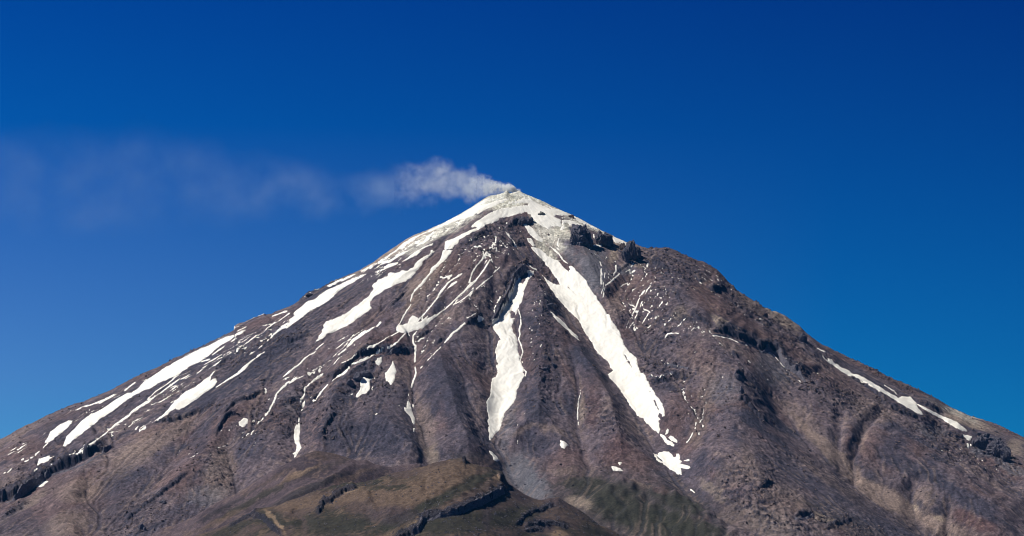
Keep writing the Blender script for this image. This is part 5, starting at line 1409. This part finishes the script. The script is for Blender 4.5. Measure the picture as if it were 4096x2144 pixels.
cliff_band('rock_band', 'black rock band along the right side of the grassy foothill', w(wU, (540, 1348), (740, 1290), (810, 1190), (840, 1090), (900, 1080), (1080, 1035), (1320, 990), (1460, 950), (1700, 860), (1840, 810), (2040, 690), (2200, 620), (2285, 560)),
           30, MAT_CRAG, 'dark cliff bands', 58, hill)
print('crags', round(time.time() - T0, 1))

# ================================================================ smoke from the summit
PLUME = [  # u, v, half height px, how thick along the sight line (optical depth)
    (2084, 766, 7, 3.0), (2066, 760, 12, 5.0), (2036, 752, 20, 4.0), (1990, 750, 27, 2.6), (1938, 748, 42, 1.5), (1880, 746, 64, 0.95), (1800, 726, 86, 0.62), (1700, 722, 92, 0.55), (1640, 740, 90, 0.5), (1540, 748, 92, 0.26),
    (1400, 756, 104, 0.15), (1200, 756, 116, 0.14), (900, 752, 145, 0.10), (600, 735, 190, 0.09), (400, 715, 195, 0.10), (200, 725, 185, 0.085), (0, 732, 175, 0.08), (-260, 735, 175, 0.06), (-420, 735, 160, 0.0)]
SMOKE_Y = DIST + 30.0


def smoke(name, u0, u1, wave, thresh, parent, fade0, fade1, scale, tint):
    """a tapering tube along the drift holding scattered vapour"""
    us = np.linspace(u0, u1, 9 if wave < 30 else 40)
    pu = np.array([p[0] for p in PLUME])[::-1]
    cv, ch, cd = (np.interp(us, pu, np.array([p[k] for p in PLUME])[::-1]) for k in (1, 2, 3))
    P = np.array([at_depth(u, v, SMOKE_Y) for u, v in zip(us, cv)])
    Rm = ch * DIST / FPX
    x0, x1 = P[0, 0], P[-1, 0]
    zlo, zhi = P[:, 2].min() - 400, P[:, 2].max() + 400
    vs, ns = [], 20
    for p, r in zip(P, Rm):
        for k in range(ns):
            a = 2 * math.pi * k / ns
            vs.append((p[0], p[1] + 1.55 * r * math.sin(a), p[2] + 1.65 * r * math.cos(a)))
    tri = []
    for i in range(len(us) - 1):
        for k in range(ns):
            a, b, c, d = i * ns + k, i * ns + (k + 1) % ns, (i + 1) * ns + (k + 1) % ns, (i + 1) * ns + k
            tri += [(a, b, c), (a, c, d)]
    for e, flip in ((0, 1), (len(us) - 1, 0)):
        ci = len(vs)
        vs.append(tuple(P[e]))
        for k in range(ns):
            a, b = e * ns + k, e * ns + (k + 1) % ns
            tri.append((ci, b, a) if flip else (ci, a, b))
    m, nt, N, L = new_mat(name + ' vapour')
    out = N.new('ShaderNodeOutputMaterial')
    pv = N.new('ShaderNodeVolumePrincipled')
    pv.inputs['Color'].default_value = tint
    pv.inputs['Anisotropy'].default_value = 0.0
    geo = N.new('ShaderNodeNewGeometry')

    def math_(op, a, b=None, c=None):
        n = N.new('ShaderNodeMath')
        n.operation = op
        for i, s in enumerate((a, b, c)):
            if s is None:
                continue
            if isinstance(s, (int, float)):
                n.inputs[i].default_value = s
            else:
                L.new(s, n.inputs[i])
        return n.outputs[0]
    sep = N.new('ShaderNodeSeparateXYZ')
    L.new(geo.outputs['Position'], sep.inputs[0])
    wn = N.new('ShaderNodeTexNoise')
    wn.inputs['Scale'].default_value = 1.0 / (wave * 2.2)
    wn.inputs['Detail'].default_value = 3
    L.new(geo.outputs['Position'], wn.inputs['Vector'])
    wsep = N.new('ShaderNodeSeparateColor')
    L.new(wn.outputs['Color'], wsep.inputs[0])
    s = ramp(N, L, sep.outputs['X'], x0, x1, 0.0, 1.0)

    def curve(vals):
        n = N.new('ShaderNodeFloatCurve')
        cu = n.mapping.curves[0]
        k = np.linspace(0, 1, len(vals))
        cu.points[0].location = (0, float(vals[0]))
        cu.points[1].location = (1, float(vals[-1]))
        for a, b in zip(k[1:-1], vals[1:-1]):
            cu.points.new(float(a), float(b))
        n.mapping.update()
        L.new(s, n.inputs['Value'])
        return n.outputs[0]
    pick = np.linspace(0, len(us) - 1, min(14, len(us))).round().astype(int)
    zc = math_('MULTIPLY_ADD', curve((P[pick, 2] - zlo) / (zhi - zlo)), zhi - zlo, zlo)
    rmax = Rm.max()
    rad = math_('MULTIPLY', curve(Rm[pick] / rmax), float(rmax))
    fade = np.clip((us - min(us[0], us[-1])) / max(fade0, 1e-6), 0, 1) * np.clip((max(us[0], us[-1]) - us) / max(fade1, 1e-6), 0, 1)
    dens = cd / (1.5 * Rm) * fade * scale
    lg = np.clip((np.log10(np.maximum(dens, 1e-5)) + 5) / 5, 0, 1)
    dm = math_('POWER', 10.0, math_('MULTIPLY_ADD', curve(lg[pick]), 5.0, -5.0))
    dzn = math_('SUBTRACT', sep.outputs['Z'], zc)
    dzn = math_('MULTIPLY_ADD', math_('MULTIPLY', math_('SUBTRACT', wsep.outputs[0], 0.5), rad), 2.2, dzn)
    dyn = math_('SUBTRACT', sep.outputs['Y'], SMOKE_Y)
    dyn = math_('MULTIPLY_ADD', math_('MULTIPLY', math_('SUBTRACT', wsep.outputs[1], 0.5), rad), 2.0, dyn)
    a = math_('DIVIDE', dzn, rad)
    b = math_('DIVIDE', dyn, rad)
    rho = math_('ADD', math_('MULTIPLY', a, a), math_('MULTIPLY', b, b))
    body = math_('POWER', math_('MAXIMUM', math_('SUBTRACT', 1.0, math_('MULTIPLY', rho, 0.72)), 0.0), 1.9)
    nn = N.new('ShaderNodeTexNoise')
    nn.inputs['Scale'].default_value = 1.0 / wave
    nn.inputs['Detail'].default_value = 5
    nn.inputs['Roughness'].default_value = 0.55
    L.new(geo.outputs['Position'], nn.inputs['Vector'])
    puff = ramp(N, L, nn.outputs['Fac'], thresh[0], thresh[1], thresh[2], thresh[3])
    L.new(math_('MULTIPLY', math_('MULTIPLY', body, puff), dm), pv.inputs['Density'])
    L.new(pv.outputs[0], out.inputs['Volume'])
    m.cycles.volume_step_rate = 0.04 if wave < 30 else 0.1
    vs = np.array(vs)
    c = P[0]
    o = mesh_obj(name, vs - c, np.array(tri), m)
    o.parent = parent
    o.location = Vector(c) - parent.location
    return o


v0 = at_depth(2078, 764, SMOKE_Y)
plume = bpy.data.objects.new('smoke_plume', None)
plume.location = v0
COL.objects.link(plume)
tag(plume, 'white smoke plume blown left from the summit, thinning to a faint veil', 'smoke')
smoke('jet', 2092, 1880, 20.0, (0.38, 0.60, 0.0, 2.2), plume, 90, 1, 1.0, (0.98, 0.99, 1.0, 1))
smoke('billow', 1990, 1540, 60.0, (0.36, 0.64, 0.0, 2.1), plume, 130, 90, 1.0, (0.92, 0.96, 1.0, 1))
smoke('drifting_veil', 1690, -420, 230.0, (0.36, 0.68, 0.05, 1.9), plume, 1, 140, 1.0, (0.68, 0.84, 1.0, 1))

# ================================================================ light, sky, camera
SUN_EL, SUN_DIR = math.radians(53), Vector((-0.95, 0.22, 0)).normalized()
sd = Vector((SUN_DIR.x * math.cos(SUN_EL), SUN_DIR.y * math.cos(SUN_EL), math.sin(SUN_EL)))
sl = bpy.data.lights.new('sun', 'SUN')
sl.energy = 5.0
sl.angle = math.radians(0.5)
sl.color = (1.0, 0.955, 0.88)
so = bpy.data.objects.new('sun', sl)
so.rotation_euler = sd.to_track_quat('Z', 'Y').to_euler()
so.location = (0, 0, 8000)
COL.objects.link(so)

world = bpy.data.worlds.new('World')
scene.world = world
world.use_nodes = True
N, L = world.node_tree.nodes, world.node_tree.links
N.clear()
sky = N.new('ShaderNodeTexSky')
sky.sky_type = 'NISHITA'
sky.sun_disc = False
sky.sun_elevation = SUN_EL
sky.sun_rotation = math.atan2(SUN_DIR.x, SUN_DIR.y)
sky.altitude = 3200
sky.air_density = 1.0
sky.dust_density = 0.1
sky.ozone_density = 6.0
hs = N.new('ShaderNodeHueSaturation')
hs.inputs['Saturation'].default_value = 1.35
L.new(sky.outputs[0], hs.inputs['Color'])
STR = 0.09


def vmath(op, a, b=None, c=None):
    n = N.new('ShaderNodeVectorMath')
    n.operation = op
    for i, s in enumerate((a, b, c)):
        if s is None:
            continue
        if isinstance(s, tuple):
            n.inputs[i].default_value = s
        else:
            L.new(s, n.inputs[i])
    return n.outputs[0]


# deep polarised blue of thin mountain air: more contrast, a little brighter towards the sun's side and the horizon
deep = vmath('MULTIPLY_ADD', hs.outputs[0], (0.6, 0.9, 1.3), tuple(-k / STR for k in (0.066, 0.091, 0.320)))
deep = vmath("MAXIMUM", deep, vmath("MULTIPLY", hs.outputs[0], (0.05, 0.2, 0.2)))
deep = vmath('MULTIPLY', deep, (1, 1, 1))
tcw = N.new('ShaderNodeTexCoord')
dirs = N.new('ShaderNodeSeparateXYZ')
L.new(tcw.outputs['Generated'], dirs.inputs[0])
cmb = N.new('ShaderNodeCombineXYZ')
for i, k in enumerate((1.1, 1.1, 0.7)):
    mr = ramp(N, L, dirs.outputs['X'], -0.5, 0.5, 1 + k * 0.5, 1 - k * 0.5)
    L.new(mr, cmb.inputs[i])
deep = vmath('MULTIPLY', deep, cmb.outputs[0])
low = ramp(N, L, dirs.outputs['Z'], 0.168, 0.090, 0.0, 1.0)
side = ramp(N, L, dirs.outputs['X'], 0.10, -0.16, 0.0, 1.0)
mm = N.new('ShaderNodeMath')
mm.operation = 'MULTIPLY'
L.new(low, mm.inputs[0])
L.new(side, mm.inputs[1])
glow = N.new('ShaderNodeVectorMath')
glow.operation = 'SCALE'
glow.inputs[0].default_value = (0.062 / STR, 0.012 / STR, 0.0)
L.new(mm.outputs[0], glow.inputs['Scale'])
deep = vmath('ADD', deep, glow.outputs[0])
bg = N.new('ShaderNodeBackground')
bg.inputs['Strength'].default_value = STR
L.new(deep, bg.inputs['Color'])
wo = N.new('ShaderNodeOutputWorld')
L.new(bg.outputs[0], wo.inputs['Surface'])

# a trace of blue air between the viewer and the mountain
bm = bmesh.new()
bmesh.ops.create_cube(bm, size=1.0)
bmesh.ops.scale(bm, vec=(90000, 90000, 4200), verts=bm.verts)
bmesh.ops.translate(bm, vec=(0, 0, 2100 - 60), verts=bm.verts)
me = bpy.data.meshes.new('haze')
bm.to_mesh(me)
bm.free()
hm, nt, hN, hL = new_mat('thin haze')
ho = hN.new('ShaderNodeOutputMaterial')
hv = hN.new('ShaderNodeVolumePrincipled')
hv.inputs['Color'].default_value = (0.04, 0.40, 1.0, 1)
hv.inputs['Density'].default_value = HAZE
hL.new(hv.outputs[0], ho.inputs['Volume'])
me.materials.append(hm)
hz = bpy.data.objects.new('haze', me)
COL.objects.link(hz)
tag(hz, 'thin blue haze in the air before the mountain', 'haze', kind='stuff')

cam = bpy.data.cameras.new('camera')
cam.angle = HFOV
cam.sensor_fit = 'HORIZONTAL'
cam.clip_start = 1.0
cam.clip_end = 200000.0
co = bpy.data.objects.new('camera', cam)
co.location = (0, 0, CAMZ)
co.rotation_euler = (math.pi / 2 + PITCH, 0, 0)
COL.objects.link(co)
scene.camera = co

scene.view_settings.view_transform = 'Standard'
scene.view_settings.look = 'None'
scene.view_settings.exposure = 0.0
scene.view_settings.gamma = 1.0
scene.cycles.volume_bounces = 10
scene.cycles.max_bounces = 12
scene.cycles.diffuse_bounces = 3
scene.cycles.use_denoising = True
scene.cycles.denoiser = 'OPENIMAGEDENOISE'
scene.cycles.denoising_input_passes = 'RGB_ALBEDO_NORMAL'
scene.cycles.denoising_prefilter = 'ACCURATE'
scene.cycles.filter_width = 0.9
scene.cycles.volume_max_steps = 256
print('script', round(time.time() - T0, 1))
